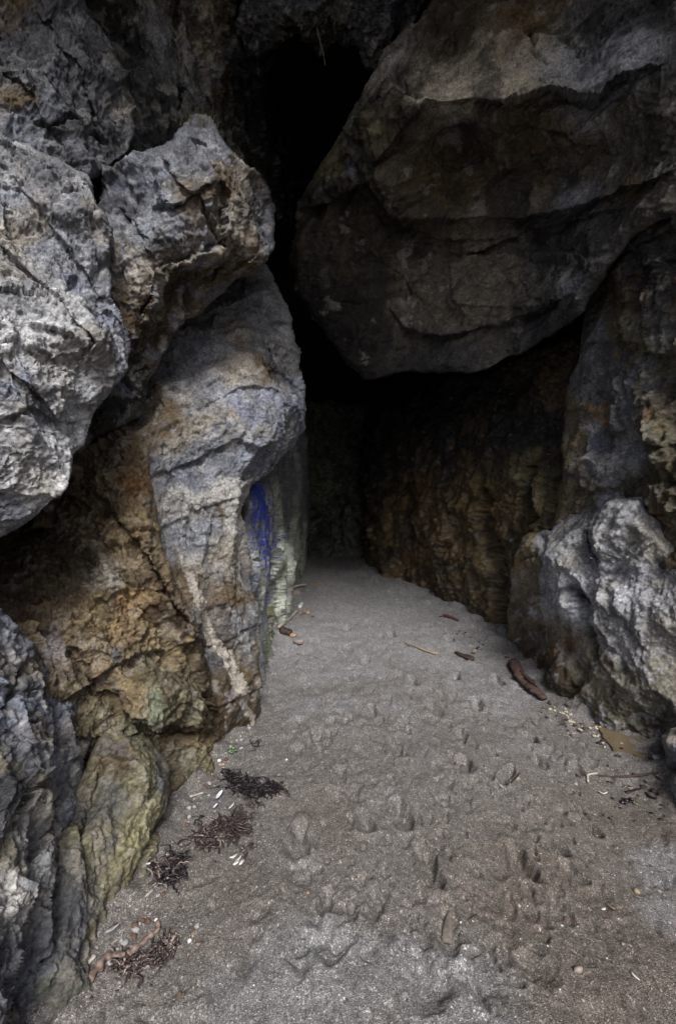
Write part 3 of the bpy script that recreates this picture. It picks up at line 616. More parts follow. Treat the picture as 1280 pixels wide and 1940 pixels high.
# pillar of grey rock, middle left
VEIN = [(338, 1035), (350, 1055), (362, 1100), (388, 1185), (400, 1215), (418, 1238), (428, 1275), (436, 1312), (446, 1345), (456, 1372)]
def vein_mask(x, y, p):
    d, s, t = line_dist(x, y, VEIN); n = fbm(p.astype(F4) * 14, 3, 7)
    return d < 3 + 6.5 * sstep(0, .35, t) * sstep(1.05, .75, t) + 5 * n
rock('rock_pillar', 'tall bluish grey rock pillar left of the cave mouth with a pale stripe running down to the sand', 'rock',
     [(460, 500), (496, 486), (520, 520), (540, 575), (556, 620), (570, 660), (566, 696), (576, 732), (581, 770), (571, 812), (552, 845), (530, 866), (520, 892), (492, 905), (476, 917), (461, 970), (468, 1012), (480, 1110), (487, 1190), (482, 1262), (478, 1320), (472, 1400), (440, 1460), (330, 1430), (290, 1300), (255, 1150), (205, 900), (205, 790), (235, 740), (270, 640), (330, 560), (400, 520)],
     [(515, 560, 4.7), (560, 660, 4.7), (575, 770, 4.7), (540, 850, 4.5), (440, 600, 4.45), (380, 620, 4.1), (330, 690, 3.6), (280, 760, 3.3), (430, 700, 3.62), (500, 700, 4.0), (470, 800, 3.75), (400, 800, 3.3), (300, 840, 3.0), (490, 880, 3.95), (420, 920, 3.35), (350, 900, 3.05), (460, 960, 3.6), (350, 1000, 3.0), (420, 1050, 3.25), (470, 1080, 3.6), (300, 1000, 2.85), (380, 1180, 2.98), (440, 1200, 3.2), (478, 1200, 3.5), (430, 1320, 3.12), (470, 1320, 3.45), (456, 1368, 3.25), (440, 1450, 3.2), (350, 1350, 2.8)],
     [(500, 540, SLATE, 40), (520, 620, SLATE, 40), (440, 630, TAN, 30), (425, 610, PALE, 20), (470, 590, GREY, 30), (400, 660, GREY, 40), (360, 720, SLATE, 40), (300, 780, BROWN, 40), (450, 680, TAN, 40), (430, 730, GREY, 30), (510, 700, BROWN, 22), (540, 690, SLATE, 30), (560, 760, BLUE, 30), (520, 660, SLATE, 30), (450, 780, BLUE, 60), (480, 840, BLUE, 50), (400, 790, TAN, 40), (350, 820, TAN, 40), (410, 870, GREY, 50), (370, 900, BLUE, 30), (320, 890, GREY, 35), (440, 930, PALE, 40), (360, 960, PALE, 40), (340, 1010, GREY, 30), (400, 1010, GREY, 30), (420, 980, BROWN, 14),
      (430, 1040, TAN, 35), (455, 1000, PALE, 25), (425, 1130, BROWN, 30), (465, 1110, SLATE, 20), (455, 1180, SLATE, 25), (440, 1260, BROWN, 30), (465, 1280, BROWN, 25), (350, 1110, BROWN, 30), (310, 1060, GREY, 25), (370, 1230, DARK, 35), (410, 1330, UMBER, 35), (230, 800, OLIVE, 15), (270, 860, OCHRE, 25), (290, 930, RUST, 14)],
     R=.25, thick=1.3, seed=42, edge=5, mott=.35, rs=.35,
     recipe=[('s', .3, .03, dict(dir=(.7, -.25, -.7), warp=.5)), ('f', .5, .12, dict(tilt=1.2, ax=axmat((.5, .2, 1), 1.8))), ('f', .18, .035, dict(ax=axmat((.15, .1, 1), 2), where=lambda x, y: .5 + .7 * sstep(860, 940, y))), ('n', .3, .03), ('r', .09, .010), ('f', .06, .010), ('r', .035, .006), ('p', .03, .007, dict(den=-.1)), ('n', .012, .003)],
     feats=[('step', [(270, 810), (330, 792), (400, 770), (440, 765), (480, 745)], -.0, 40, -.05, 40), ('step', [(590, 690), (545, 720), (515, 760), (510, 850), (480, 890), (440, 900), (380, 930), (340, 940)], .0, 30, .0, 30), ('step', [(525, 855), (505, 885), (474, 905), (440, 915), (400, 935), (362, 945)], .07, 60, .03, 60), ('step', [(505, 640), (520, 690), (512, 740), (510, 800), (500, 860)], -.0, 30, -.10, 50), ('lump', 455, 790, 60, 75, 20, .12), ('lump', 430, 670, 50, 35, -30, .05), ('step', [(535, 640), (520, 690), (470, 690), (420, 720)], .06, 40, .04, 30),
            ('step', [(372, 950), (366, 1000), (372, 1060), (400, 1170), (430, 1260)], .0, 30, .03, 20), ('crack', [(366, 945), (362, 1000), (370, 1050)], 5, .05), ('crack', [(405, 960), (400, 1040), (420, 1130), (430, 1200)], 5, .04), ('step', [(470, 1010), (440, 1120), (440, 1200), (446, 1260)], .0, 30, .06, 30), ('lump', 385, 985, 14, 60, 0, .04), ('lump', 345, 985, 14, 50, 0, .04), ('lump', 430, 1000, 18, 80, 0, .03), ('crack', [(310, 830), (330, 890), (345, 930)], 7, .05), ('lump', 545, 790, 25, 50, 10, .08), ('lump', 330, 1180, 50, 40, 45, .08)],
     second=[(TAN, .24, .45, 3.0), (SLATE, .2, .5, 6.0), (PALE, .27, .4, 8.0)], wet=[(350, 1230, 60, .7), (400, 1340, 60, .6), (280, 880, 40, .8), (465, 1200, 60, .3)],
     subs=[('mineral_vein', 'pale stripe of mineral down the rock', None, vein_mask, (.30, .275, .24))])
# long inner wall with the blue paint
def paint_mask(x, y, p):
    d, s, t = line_dist(x, y, [(482, 912), (487, 940), (494, 990), (500, 1030), (507, 1084)])
    w = np.interp(t, [0, .15, .45, .7, .72, 1], [7, 12, 13, 10, 8, 4]) * 1.3
    k = p.astype(F4) * np.array([60, 60, 2.2], F4)
    n = fbm(k, 3, 5); edge = d / w
    hole = (x < 497) & (y > 985) & (y < 1000)
    return (edge + 2.4 * n * (.5 + .8 * sstep(.1, .8, t)) < .95) & ~(hole & (n > -.1))
BLUE_PAINT, _t, _b = new_mat('blue_paint')
_n = node(_t, 'ShaderNodeTexNoise'); _n.inputs['Scale'].default_value = 1.0; _n.inputs['Detail'].default_value = 4
_m = node(_t, 'ShaderNodeMapping'); _m.inputs['Scale'].default_value = (90, 40, 5); _c = node(_t, 'ShaderNodeTexCoord')
_r = node(_t, 'ShaderNodeValToRGB'); _e = _r.color_ramp.elements
_e[0].position = .36; _e[0].color = (.09, .11, .20, 1); _e[1].position = .66; _e[1].color = (.08, .12, .38, 1); _q = _r.color_ramp.elements.new(.46); _q.color = (.02, .04, .38, 1)
_t.links.new(_c.outputs['Object'], _m.inputs[0]); _t.links.new(_m.outputs[0], _n.inputs['Vector']); _t.links.new(_n.outputs[0], _r.inputs[0]); _t.links.new(_r.outputs[0], _b.inputs['Base Color']); _b.inputs['Roughness'].default_value = .7
rock('inner_wall', 'smooth greenish grey cave wall with streaks of blue paint, running back along the left of the passage', 'rock',
     [(456, 890), (480, 868), (530, 840), (566, 790), (586, 780), (584, 860), (588, 910), (592, 955), (586, 1000), (582, 1050), (583, 1085), (570, 1130), (520, 1340), (480, 1450), (462, 1440), (458, 1100)],
     [(440, 950, 3.9), (440, 1150, 3.8), (440, 1400, 3.8), (465, 950, 3.95), (470, 1100, 3.85), (478, 1250, 3.72), (484, 1310, 3.75), (500, 930, 4.6), (500, 1070, 4.45), (505, 1240, 4.4), (512, 1220, 4.7), (525, 900, 5.6), (525, 1060, 5.4), (527, 1175, 5.5), (545, 1000, 6.6), (548, 1130, 6.9), (555, 860, 7.2), (570, 950, 8.4), (565, 1100, 8.4), (585, 900, 9.6), (584, 1060, 10.6), (520, 1340, 4.4)],
     [(470, 970, DARK, 14), (475, 1040, (.16,.165,.18), 18), (480, 1130, BLUE, 18), (490, 1240, GREY, 14), (485, 1290, GREY, 10), (492, 1050, BLUE, 9), (510, 960, (.36,.40,.34), 14), (512, 1040, GREY, 14), (530, 1060, (.62, .66, .58), 17), (532, 1130, (.64, .68, .60), 17), (507, 1160, (.24, .24, .11), 9), (505, 1220, (.22, .23, .13), 8), (520, 1100, (.16,.165,.18), 8), (545, 1080, (.36,.40,.34), 12), (550, 960, (.16,.165,.18), 20), (565, 1030, (.36,.40,.34), 14), (575, 960, (.16,.165,.18), 14), (545, 880, (.16,.165,.18), 20), (560, 1110, (.13, .17, .09), 10)],
     R=.25, thick=1.4, seed=52, edge=3, mott=.3, step=1.6,
     recipe=[('f', .6, .10, dict(ax=axmat((0, 0, 1), 4))), ('f', .2, .05, dict(ax=axmat((0, 0, 1), 4))), ('f', .08, .014, dict(ax=axmat((0, 0, 1), 3))), ('r', .05, .008, dict(ax=axmat((0, 0, 1), 3))), ('n', .015, .003)],
     feats=[('step', [(516, 1240), (520, 1160), (517, 1080), (518, 1000), (514, 930)], .0, 12, -.10, 8), ('lump', 531, 1110, 11, 90, 0, .16, 4), ('crack', [(548, 1120), (545, 1030), (547, 940)], 3, .08), ('crack', [(468, 1040), (480, 1060), (490, 1070)], 2, .04)],
     second=[((.16,.165,.18), .2, .5, 5.0), ((.16, .17, .07), .25, .5, 3.0)], wet=[(560, 1050, 50, .3)],
     subs=[('paint_streak', 'streaked blue paint on the rock', BLUE_PAINT, paint_mask)])
# ochre rock, lower left
rock('ochre_outcrop', 'wet ochre brown crumbly rock face sloping down to the sand on the left', 'rock',
     [(150, 850), (188, 818), (225, 800), (262, 822), (284, 850), (290, 905), (300, 960), (306, 1040), (330, 1100), (352, 1150), (376, 1190), (392, 1240), (402, 1300), (430, 1340), (446, 1372), (436, 1402), (408, 1428), (414, 1478), (372, 1500), (345, 1530), (320, 1640), (120, 1700), (20, 1500), (-160, 1350), (-230, 1250), (-230, 850), (60, 880), (110, 880)],
     [(190, 830, 3.0), (250, 850, 2.85), (230, 950, 2.62), (290, 960, 2.75), (170, 1000, 2.62), (100, 1100, 2.42), (30, 1180, 2.05), (0, 1060, 2.5), (60, 980, 2.75), (-200, 1000, 2.1), (-200, 1250, 1.9), (210, 1080, 2.36), (290, 1090, 2.55), (260, 1200, 2.36), (340, 1180, 2.65), (150, 1220, 2.15), (300, 1320, 2.32), (350, 1300, 2.5), (390, 1300, 2.75), (420, 1370, 2.98), (380, 1440, 2.68), (340, 1500, 2.42), (220, 1340, 2.2), (80, 1350, 2.0), (200, 1600, 2.1), (60, 1550, 1.9), (370, 1230, 2.78), (400, 1480, 2.55)],
     [(200, 850, BROWN, 35), (230, 900, OCHRE, 40), (265, 920, RUST, 18), (200, 980, OCHRE, 50), (280, 990, OCHRE, 30), (130, 1040, UMBER, 35), (120, 1130, OCHRE, 40), (170, 1100, TAN, 35), (220, 1100, TAN, 40), (250, 1160, (.27, .18, .09), 40), (180, 1180, OCHRE, 50), (310, 1110, BROWN, 25), (330, 1180, UMBER, 25), (300, 1220, OCHRE, 40), (220, 1240, SLATE, 14), (110, 1200, (.17, .15, .155), 30), (60, 1160, BROWN, 40), (20, 1060, UMBER, 50), (80, 1030, UMBER, 40), (300, 1290, OLIVE, 30), (290, 1350, (.19, .21, .15), 22), (340, 1330, OLIVE, 25), (240, 1300, OCHRE, 30),  # umber at upper left paints shade under the pitted boulder
      (380, 1220, SLATE, 16), (370, 1280, UMBER, 25), (400, 1360, UMBER, 25), (370, 1420, OCHRE, 35), (390, 1450, OLIVE, 25), (340, 1400, UMBER, 20), (340, 1470, OLIVE, 25), (210, 1360, OLIVE, 30), (250, 1110, OCHRE, 40)],
     R=.2, thick=1.3, seed=61, edge=6, mott=.4, rs=.4,
     recipe=[('s', .3, .04, dict(dir=(.7, -.25, -.7), warp=.5)), ('f', .38, .09, dict(ax=axmat((.6, .3, -.8), 1.8))), ('f', .16, .055, dict(ax=axmat((.6, .3, -.8), 2))), ('f', .065, .026), ('r', .04, .014), ('f', .03, .009), ('n', .012, .005)],
     feats=[('step', [(165, 900), (200, 960), (260, 1020), (300, 1080), (320, 1140), (365, 1185)], .08, 50, .08, 40), ('lump', 300, 1325, 58, 50, 30, .14, 4), ('step', [(410, 1310), (355, 1380), (300, 1400), (240, 1355)], .0, 40, .10, 40), ('lump', 200, 900, 40, 50, 20, .05), ('crack', [(160, 1000), (230, 1060), (270, 1130), (330, 1230), (350, 1290)], 9, .07), ('crack', [(60, 1130), (140, 1230), (180, 1320), (240, 1340)], 10, .08), ('lump', 230, 1170, 50, 40, 40, .06), ('lump', 380, 1440, 30, 40, 0, .05), ('crack', [(360, 1200), (365, 1290), (400, 1350), (420, 1400)], 8, .09), ('lump', 110, 1190, 50, 35, 30, .05)],
     second=[(UMBER, .12, .6, 5.0), (TAN, .22, .45, 8.0)], wet=[(200, 870, 90, .9), (260, 1000, 100, .75), (370, 1300, 120, .8), (170, 1150, 120, .65), (300, 1300, 120, .7), (380, 1440, 80, .7)])
FOL = axmat((.42, .15, .9), 3.2)
rock('olive_rock', 'rounded olive rock rising from the sand at lower left, beside the grey foliated rock', 'rock',
     [(195, 1392), (212, 1362), (244, 1362), (282, 1394), (306, 1425), (326, 1452), (325, 1502), (303, 1560), (302, 1612), (286, 1640), (289, 1690), (250, 1732), (196, 1782), (190, 1880), (60, 1990), (60, 1700), (150, 1480)],
     [(230, 1370, 2.2), (300, 1430, 2.2), (320, 1500, 2.12), (240, 1450, 2.0), (200, 1500, 1.88), (270, 1560, 1.92), (290, 1650, 1.86), (200, 1650, 1.66), (285, 1690, 1.8), (230, 1750, 1.63), (180, 1800, 1.5), (120, 1700, 1.5), (150, 1880, 1.4), (80, 1950, 1.32)],
     [(240, 1390, OLIVE, 30), (220, 1450, BROWN, 30), (280, 1450, OLIVE, 30), (265, 1490, (.24, .235, .15), 25), (305, 1500, SLATE, 20), (230, 1540, OLIVE, 40), (270, 1560, (.22, .205, .125), 25), (200, 1600, OLIVE, 40), (265, 1650, (.20, .185, .10), 25), (220, 1680, OLIVE, 40), (180, 1720, SLATE, 30), (200, 1760, OLIVE, 30), (150, 1760, SLATE, 30), (240, 1610, (.19, .175, .105), 30)],
     R=.16, thick=.8, seed=71, edge=5, mott=.4,
     recipe=[('f', .34, .06, dict(ax=FOL)), ('f', .15, .035, dict(ax=FOL)), ('f', .07, .018, dict(ax=FOL)), ('r', .05, .010, dict(ax=FOL)), ('f', .03, .007), ('n', .011, .004)],
     feats=[('crack', [(310, 1540), (270, 1620), (255, 1700), (230, 1740)], 6, .06), ('crack', [(200, 1420), (190, 1500), (160, 1600)], 8, .05), ('step', [(330, 1430), (290, 1500), (250, 1570), (235, 1660)], .03, 30, .03, 30), ('lump', 250, 1470, 40, 60, 20, .05)],
     second=[(SLATE, .15, .5, 4.0), (TAN, .2, .5, 7.0)], wet=[(260, 1480, 140, .45)])
rock('foliated_rock', 'grey purple rock with slanting layers filling the bottom left corner', 'rock',
     [(-200, 1080), (0, 1150), (30, 1180), (68, 1234), (106, 1284), (130, 1290), (156, 1336), (188, 1386), (178, 1440), (166, 1484), (148, 1540), (122, 1600), (118, 1680), (150, 1780), (160, 1846), (128, 1872), (92, 1915), (40, 2040), (-200, 2040)],
     [(0, 1180, 1.72), (0, 1350, 1.48), (0, 1500, 1.38), (0, 1700, 1.24), (0, 1900, 1.12), (70, 1280, 1.84), (150, 1380, 1.92), (100, 1450, 1.66), (150, 1480, 1.8), (60, 1600, 1.42), (120, 1650, 1.52), (60, 1750, 1.34), (140, 1800, 1.5), (100, 1880, 1.38), (-180, 1400, 1.2), (-180, 1800, 1.0), (40, 2030, 1.2)],
     [(10, 1180, GREY, 25), (40, 1250, SLATE, 40), (20, 1330, BLUE, 40), (90, 1320, BLUE, 35), (60, 1400, SLATE, 35), (140, 1390, (.20, .19, .195), 30), (20, 1470, SLATE, 35), (10, 1530, DARK, 40), (110, 1460, GREY, 35), (90, 1550, (.19, .175, .13), 35), (140, 1560, GREY, 25), (40, 1600, SLATE, 35), (70, 1680, GREY, 30), (20, 1680, PALE, 25), (30, 1740, PALE, 28), (110, 1700, (.20, .19, .155), 40), (120, 1760, SLATE, 25), (70, 1800, GREY, 30), (20, 1840, GREY, 40), (100, 1850, (.18, .19, .14), 25), (60, 1900, SLATE, 35)],
     R=.18, thick=.8, seed=81, edge=6, mott=.4,
     recipe=[('f', .36, .07, dict(ax=FOL)), ('f', .16, .05, dict(ax=FOL)), ('s', .16, .012, dict(dir=(.9, .1, -.42), warp=.9)), ('f', .075, .026, dict(ax=FOL)), ('s', .05, .010, dict(dir=(.9, .1, -.42), warp=.8)), ('r', .05, .012, dict(ax=FOL)), ('f', .028, .008, dict(ax=FOL)), ('n', .010, .004)],
     feats=[('step', [(10, 1560), (60, 1480), (100, 1400), (120, 1320)], .06, 30, .05, 30), ('crack', [(60, 1640), (100, 1560), (130, 1500), (140, 1440)], 7, .06), ('crack', [(90, 1720), (120, 1630), (160, 1540)], 7, .07), ('crack', [(0, 1360), (40, 1290), (60, 1240)], 7, .05), ('step', [(0, 1900), (40, 1800), (60, 1700), (50, 1640)], .05, 30, .05, 30), ('crack', [(20, 1930), (70, 1830), (150, 1800)], 8, .06), ('lump', 20, 1720, 40, 60, 20, .06)],
     second=[((.20, .17, .11), .18, .5, 4.0), (PALE, .22, .5, 6.0), (DARK, .2, .5, 3.0)], wet=[(40, 1400, 140, .35)])
# ---- right side
rock('back_wall', 'dim greenish rock at the far end of the sandy passage', 'rock',
     [(540, 760), (820, 760), (800, 1150), (690, 1130), (600, 1120), (540, 1130)],
     [(580, 1050, 12.0), (640, 1050, 12.4), (700, 1070, 11.8), (620, 900, 12.6), (700, 850, 12.6), (780, 900, 12), (560, 800, 12)],
     [(620, 950, (.11, .125, .09), 60), (650, 1000, (.13, .15, .11), 40), (600, 980, (.12,.13,.10), 30), (700, 900, DARK, 60), (660, 900, (.13, .15, .11), 40)],
     R=.4, thick=1.5, seed=91, edge=4, mott=.4, mat=ROCK_FAR, step=2,
     feats=[('lump', 612, 1010, 18, 45, 0, .9), ('lump', 668, 1000, 16, 40, 5, 1.0), ('crack', [(652, 900), (648, 990), (655, 1060)], 6, .2), ('crack', [(628, 930), (632, 1060)], 6, .18)], recipe=[('f', 1.3, .5), ('f', .5, .25), ('r', .2, .08), ('n', .09, .03)], second=[(BLACKISH, .1, .6, 1.0)], wet=[(640, 950, 100, .3)])
rock('brown_cave_wall', 'dark wet brown cave wall with rust stains, running back on the right of the passage', 'rock',
     [(690, 780), (1080, 640), (1120, 700), (1100, 1000), (1020, 1060), (985, 1100), (975, 1200), (950, 1280), (900, 1290), (800, 1220), (700, 1170), (684, 1110), (688, 1060), (690, 960), (684, 860)],
     [(690, 1085, 10.6), (745, 1120, 8.5), (815, 1140, 7.5), (850, 1160, 6.8), (920, 1197, 5.7), (950, 1212, 5.35), (700, 950, 10.9), (770, 950, 8.6), (850, 950, 7.0), (920, 1000, 6.1), (980, 1000, 5.3), (1040, 900, 4.9), (980, 850, 5.6), (850, 820, 7.4), (740, 850, 9.6), (1080, 750, 4.8), (950, 750, 6.2), (940, 1100, 5.7), (970, 1120, 5.1), (950, 1280, 5.3)],
     [(700, 1000, (.125,.092,.05), 30), (730, 950, (.10,.068,.036), 40), (700, 900, DARK, 40), (770, 1000, (.125,.092,.05), 40), (790, 940, (.10,.058,.022), 25), (820, 930, (.10,.068,.03), 25), (820, 1040, (.10,.068,.036), 35), (860, 1000, (.125,.092,.05), 40), (880, 940, (.10, .075, .03), 40), (930, 950, (.10,.068,.036), 40), (900, 1060, (.09,.066,.032), 35), (850, 1090, (.125,.092,.05), 30), (790, 1090, (.10,.068,.036), 30), (930, 1100, (.14,.12,.065), 30), (960, 1000, (.10,.068,.036), 30), (1000, 950, (.14,.12,.065), 30), (1020, 900, (.09, .08, .04), 35), (1000, 800, BLACKISH, 60), (850, 800, BLACKISH, 60), (1050, 760, (.10,.068,.036), 40), (920, 1160, (.125,.092,.05), 25), (950, 1180, (.10,.068,.036), 20), (1010, 990, (.15, .12, .05), 25), (750, 1080, (.10,.068,.036), 25)],  # blackish top zones paint the darkness deep in the cave
     R=.3, thick=1.5, seed=101, edge=12, mott=.5,
     recipe=[('f', .7, .17, dict(ax=axmat((-.4, .3, 1), 1.25))), ('f', .28, .09, dict(ax=axmat((-.4, .3, 1), 1.25))), ('r', .2, .03, dict(ax=axmat((-.3, .3, 1), 1.4))), ('f', .12, .018, dict(ax=axmat((-.25, .2, 1), 1.4))), ('r', .06, .03, dict(ax=axmat((-.25, .2, 1), 1.4))), ('n', .03, .010)],
     feats=[('crack', [(905, 880), (920, 980), (935, 1060), (945, 1140), (946, 1215)], 9, .22), ('step', [(800, 980), (805, 1060), (795, 1120)], .0, 30, .12, 30), ('lump', 960, 960, 20, 60, 0, .14), ('lump', 880, 1080, 40, 60, 0, .14), ('lump', 730, 1000, 20, 80, 0, .15), ('crack', [(1010, 860), (1000, 940), (1030, 1000)], 9, .15), ('lump', 842, 1030, 22, 70, 5, .12), ('crack', [(860, 930), (866, 1020), (830, 1110)], 7, .12)],
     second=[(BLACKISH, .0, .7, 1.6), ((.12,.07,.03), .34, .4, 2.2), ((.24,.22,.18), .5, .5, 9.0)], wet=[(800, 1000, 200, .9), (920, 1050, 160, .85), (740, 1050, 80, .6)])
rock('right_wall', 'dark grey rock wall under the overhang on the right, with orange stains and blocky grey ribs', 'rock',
     [(1110, 560), (1160, 480), (1240, 400), (1500, 350), (1500, 1120), (1300, 1100), (1120, 1060), (1045, 1020), (1050, 960), (1060, 905), (1066, 840), (1064, 770), (1078, 724), (1096, 660)],
     [(1115, 600, 4.3), (1080, 740, 4.35), (1066, 850, 4.3), (1060, 960, 4.2), (1130, 700, 3.95), (1160, 600, 3.8), (1280, 520, 3.0), (1280, 650, 2.95), (1200, 720, 3.5), (1140, 800, 3.85), (1100, 880, 4.0), (1150, 900, 3.65), (1250, 820, 3.0), (1270, 950, 2.85), (1190, 880, 3.4), (1450, 700, 2.4), (1450, 1000, 2.4), (1300, 1080, 2.8)],
     [(1140, 620, (.165,.17,.185), 30), (1180, 560, UMBER, 40), (1240, 500, BLACKISH, 60), (1200, 640, OLIVE, 30), (1180, 600, OLIVE, 30), (1250, 620, (.10,.10,.10), 40), (1110, 680, (.165,.17,.185), 25), (1160, 690, (.20, .13, .05), 14), (1110, 740, (.165,.17,.185), 30), (1070, 760, OLIVE, 18), (1140, 745, RUST, 12), (1150, 770, (.26, .14, .05), 12), (1120, 770, (.31, .18, .08), 13), (1140, 800, (.34, .19, .07), 13), (1085, 850, (.16, .13, .08), 25), (1080, 930, (.17, .14, .085), 25), (1110, 830, WHITE, 14), (1130, 850, BLUE, 20), (1150, 880, PALE, 18), (1120, 900, (.165,.17,.185), 25), (1200, 740, (.165,.17,.185), 40), (1220, 800, (.165,.17,.185), 30), (1180, 860, (.26,.265,.28), 30), (1220, 860, (.15, .13, .095), 25), (1265, 780, (.06,.053,.036), 45), (1265, 880, (.075,.063,.038), 50), (1270, 950, (.08,.068,.042), 45), (1240, 700, (.11,.11,.11), 30), (1250, 745, (.06,.056,.046), 45), (1265, 820, (.055,.05,.036), 50), (1270, 680, OLIVE, 20)],  # right-edge browns darkened in colour to subdue the sun there
     R=.2, thick=1.4, seed=111, edge=5, mott=.4,
     recipe=[('f', .45, .06), ('f', .18, .05, dict(ax=axmat((.3, 0, 1), 2), where=lambda x, y: .35 + .75 * sstep(1140, 1190, x) + .5 * sstep(800, 850, y))), ('s', .2, .03, dict(dir=(.5, .2, -.8), warp=.6)), ('f', .075, .024, dict(where=lambda x, y: .35 + .75 * sstep(1140, 1200, x) + .5 * sstep(800, 850, y))), ('r', .045, .010), ('n', .016, .005)],
     feats=[('lump', 1210, 760, 48, 75, 10, .16, 4), ('step', [(1165, 690), (1168, 760), (1180, 815), (1230, 830)], .0, 30, .0, 20), ('crack', [(1190, 680), (1200, 760), (1215, 820)], 5, .05), ('crack', [(1172, 740), (1182, 800)], 4, .05), ('lump', 1265, 860, 35, 60, 0, .05, 3), ('lump', 1260, 960, 35, 40, 0, .06, 3), ('lump', 1130, 900, 28, 50, 0, .10, 4), ('step', [(1112, 820), (1105, 900), (1096, 960)], .05, 25, .04, 20), ('crack', [(1090, 720), (1110, 790), (1130, 850)], 5, .03), ('lump', 1195, 870, 35, 22, -30, .08, 3), ('lump', 1265, 770, 25, 40, 0, .03)],
     second=[((.20, .12, .055), .34, .4, 3.0), (PALE, .36, .25, 7.0), (OLIVE, .2, .4, 2.2)], wet=[(1140, 750, 60, .3), (1230, 600, 90, .4)])
rock('pale_outcrop', 'pale bluish white rock on the right, brown and wet where it meets the sand', 'rock',
     [(1000, 1012), (1040, 1004), (1076, 972), (1130, 964), (1136, 938), (1156, 926), (1178, 912), (1216, 920), (1240, 960), (1300, 1000), (1500, 1000), (1500, 1480), (1262, 1480), (1200, 1440), (1120, 1420), (1040, 1390), (1000, 1330), (985, 1230), (958, 1210), (962, 1120), (975, 1060)],
     [(980, 1040, 4.6), (1075, 975, 3.95), (1130, 970, 3.6), (1000, 1120, 4.35), (965, 1180, 4.9), (1060, 1050, 3.75), (1140, 1080, 3.3), (1180, 960, 3.2), (1210, 925, 3.3), (1250, 1000, 2.95), (1280, 1100, 2.75), (1140, 1150, 3.2), (1200, 1200, 2.9), (1060, 1180, 3.7), (1010, 1270, 4.1), (1070, 1345, 3.45), (1160, 1385, 3.08), (1235, 1400, 2.95), (1280, 1300, 2.75), (1110, 1260, 3.35), (990, 1220, 4.5), (1450, 1200, 2.4), (1200, 1440, 3.05), (1040, 1390, 3.6)],
     [(1000, 1040, (.17, .13, .055), 22), (990, 1090, (.18, .15, .09), 28), (1030, 1080, (.19, .17, .12), 16), (1060, 1010, (.29,.29,.30), 30), (1110, 990, SLATE, 30), (1060, 1060, (.26,.275,.31), 22), (1070, 1120, (.36,.37,.40), 22), (1100, 1070, (.27,.272,.275), 25), (1130, 1090, (.36,.37,.40), 25), (1160, 1130, (.36,.37,.40), 30), (1145, 1160, (.27,.272,.275), 25), (1075, 1160, (.36,.37,.40), 18), (1060, 1150, (.26,.275,.31), 20), (1110, 1120, DARK, 10), (1125, 1180, UMBER, 16), (1150, 940, (.36,.37,.40), 12), (1160, 960, (.36,.37,.40), 14), (1190, 950, (.27,.272,.275), 25), (1200, 1000, (.27,.272,.275), 40), (1220, 1020, (.33, .31, .27), 30), (1145, 1050, (.26,.275,.31), 14), (1150, 1065, DARK, 9), (1210, 1090, (.36,.37,.40), 30), (1250, 1080, (.27,.272,.275), 30), (1240, 1130, (.29,.29,.30), 30), (1270, 1030, SLATE, 25), (1200, 1160, (.29,.29,.30), 35), (1180, 1220, (.29,.29,.30), 40), (1250, 1200, (.29,.29,.30), 40),
      (1000, 1180, BROWN, 25), (1030, 1200, BROWN, 25), (1045, 1230, RUST, 14), (1060, 1240, RUST, 14), (1010, 1250, UMBER, 25), (1060, 1290, UMBER, 25), (1110, 1230, BROWN, 25), (1150, 1270, (.14, .125, .095), 35), (1220, 1290, (.15, .14, .11), 40), (1110, 1310, OLIVE, 25), (1130, 1350, (.08, .075, .045), 30), (1220, 1360, (.10, .09, .065), 35), (970, 1140, BROWN, 20)],
     R=.25, thick=1.3, seed=121, edge=5, mott=.35, rs=.3,
     recipe=[('f', .45, .09, dict(tilt=1.2, ax=axmat((.4, 0, -1), 1.6))), ('f', .17, .035, dict(tilt=1.2, ax=axmat((.4, 0, -1), 1.6))), ('n', .25, .03), ('f', .07, .013), ('r', .045, .005), ('f', .03, .006), ('n', .012, .004)],
     feats=[('lump', 1195, 1005, 55, 62, 20, .15, 5), ('step', [(1125, 1030), (1135, 1062), (1148, 1072), (1195, 1060), (1240, 1030)], -.0, 30, .12, 35), ('step', [(1240, 1026), (1200, 1048), (1148, 1072), (1130, 1045), (1132, 980)], .06, 40, .08, 30), ('lump', 1065, 1080, 45, 70, 15, .08), ('lump', 1160, 1140, 30, 45, 15, .12, 3), ('crack', [(1085, 1080), (1105, 1130), (1112, 1190), (1125, 1250)], 10, .14), ('lump', 1068, 1160, 25, 45, 30, .06), ('crack', [(1020, 1010), (1045, 1060), (1040, 1130)], 7, .05), ('lump', 1005, 1040, 25, 22, 0, .06), ('crack', [(985, 1058), (1010, 1052), (1024, 1050)], 4, .05), ('lump', 1230, 1160, 40, 60, -20, .06), ('crack', [(1140, 1100), (1180, 1190), (1230, 1250)], 7, .04), ('crack', [(1120, 1180), (1160, 1230), (1200, 1300)], 7, .05), ('lump', 1060, 1270, 30, 40, 30, .08), ('crack', [(1050, 1340), (1100, 1290), (1110, 1240)], 8, .06)],
     second=[((.27, .25, .21), .15, .5, 3.5), ((.36,.37,.40), .24, .45, 7.0), (SLATE, .3, .35, 5.0)], wet=[(1040, 1250, 80, .9), (1090, 1320, 80, .8), (985, 1180, 60, .6), (1170, 1380, 80, .6)])
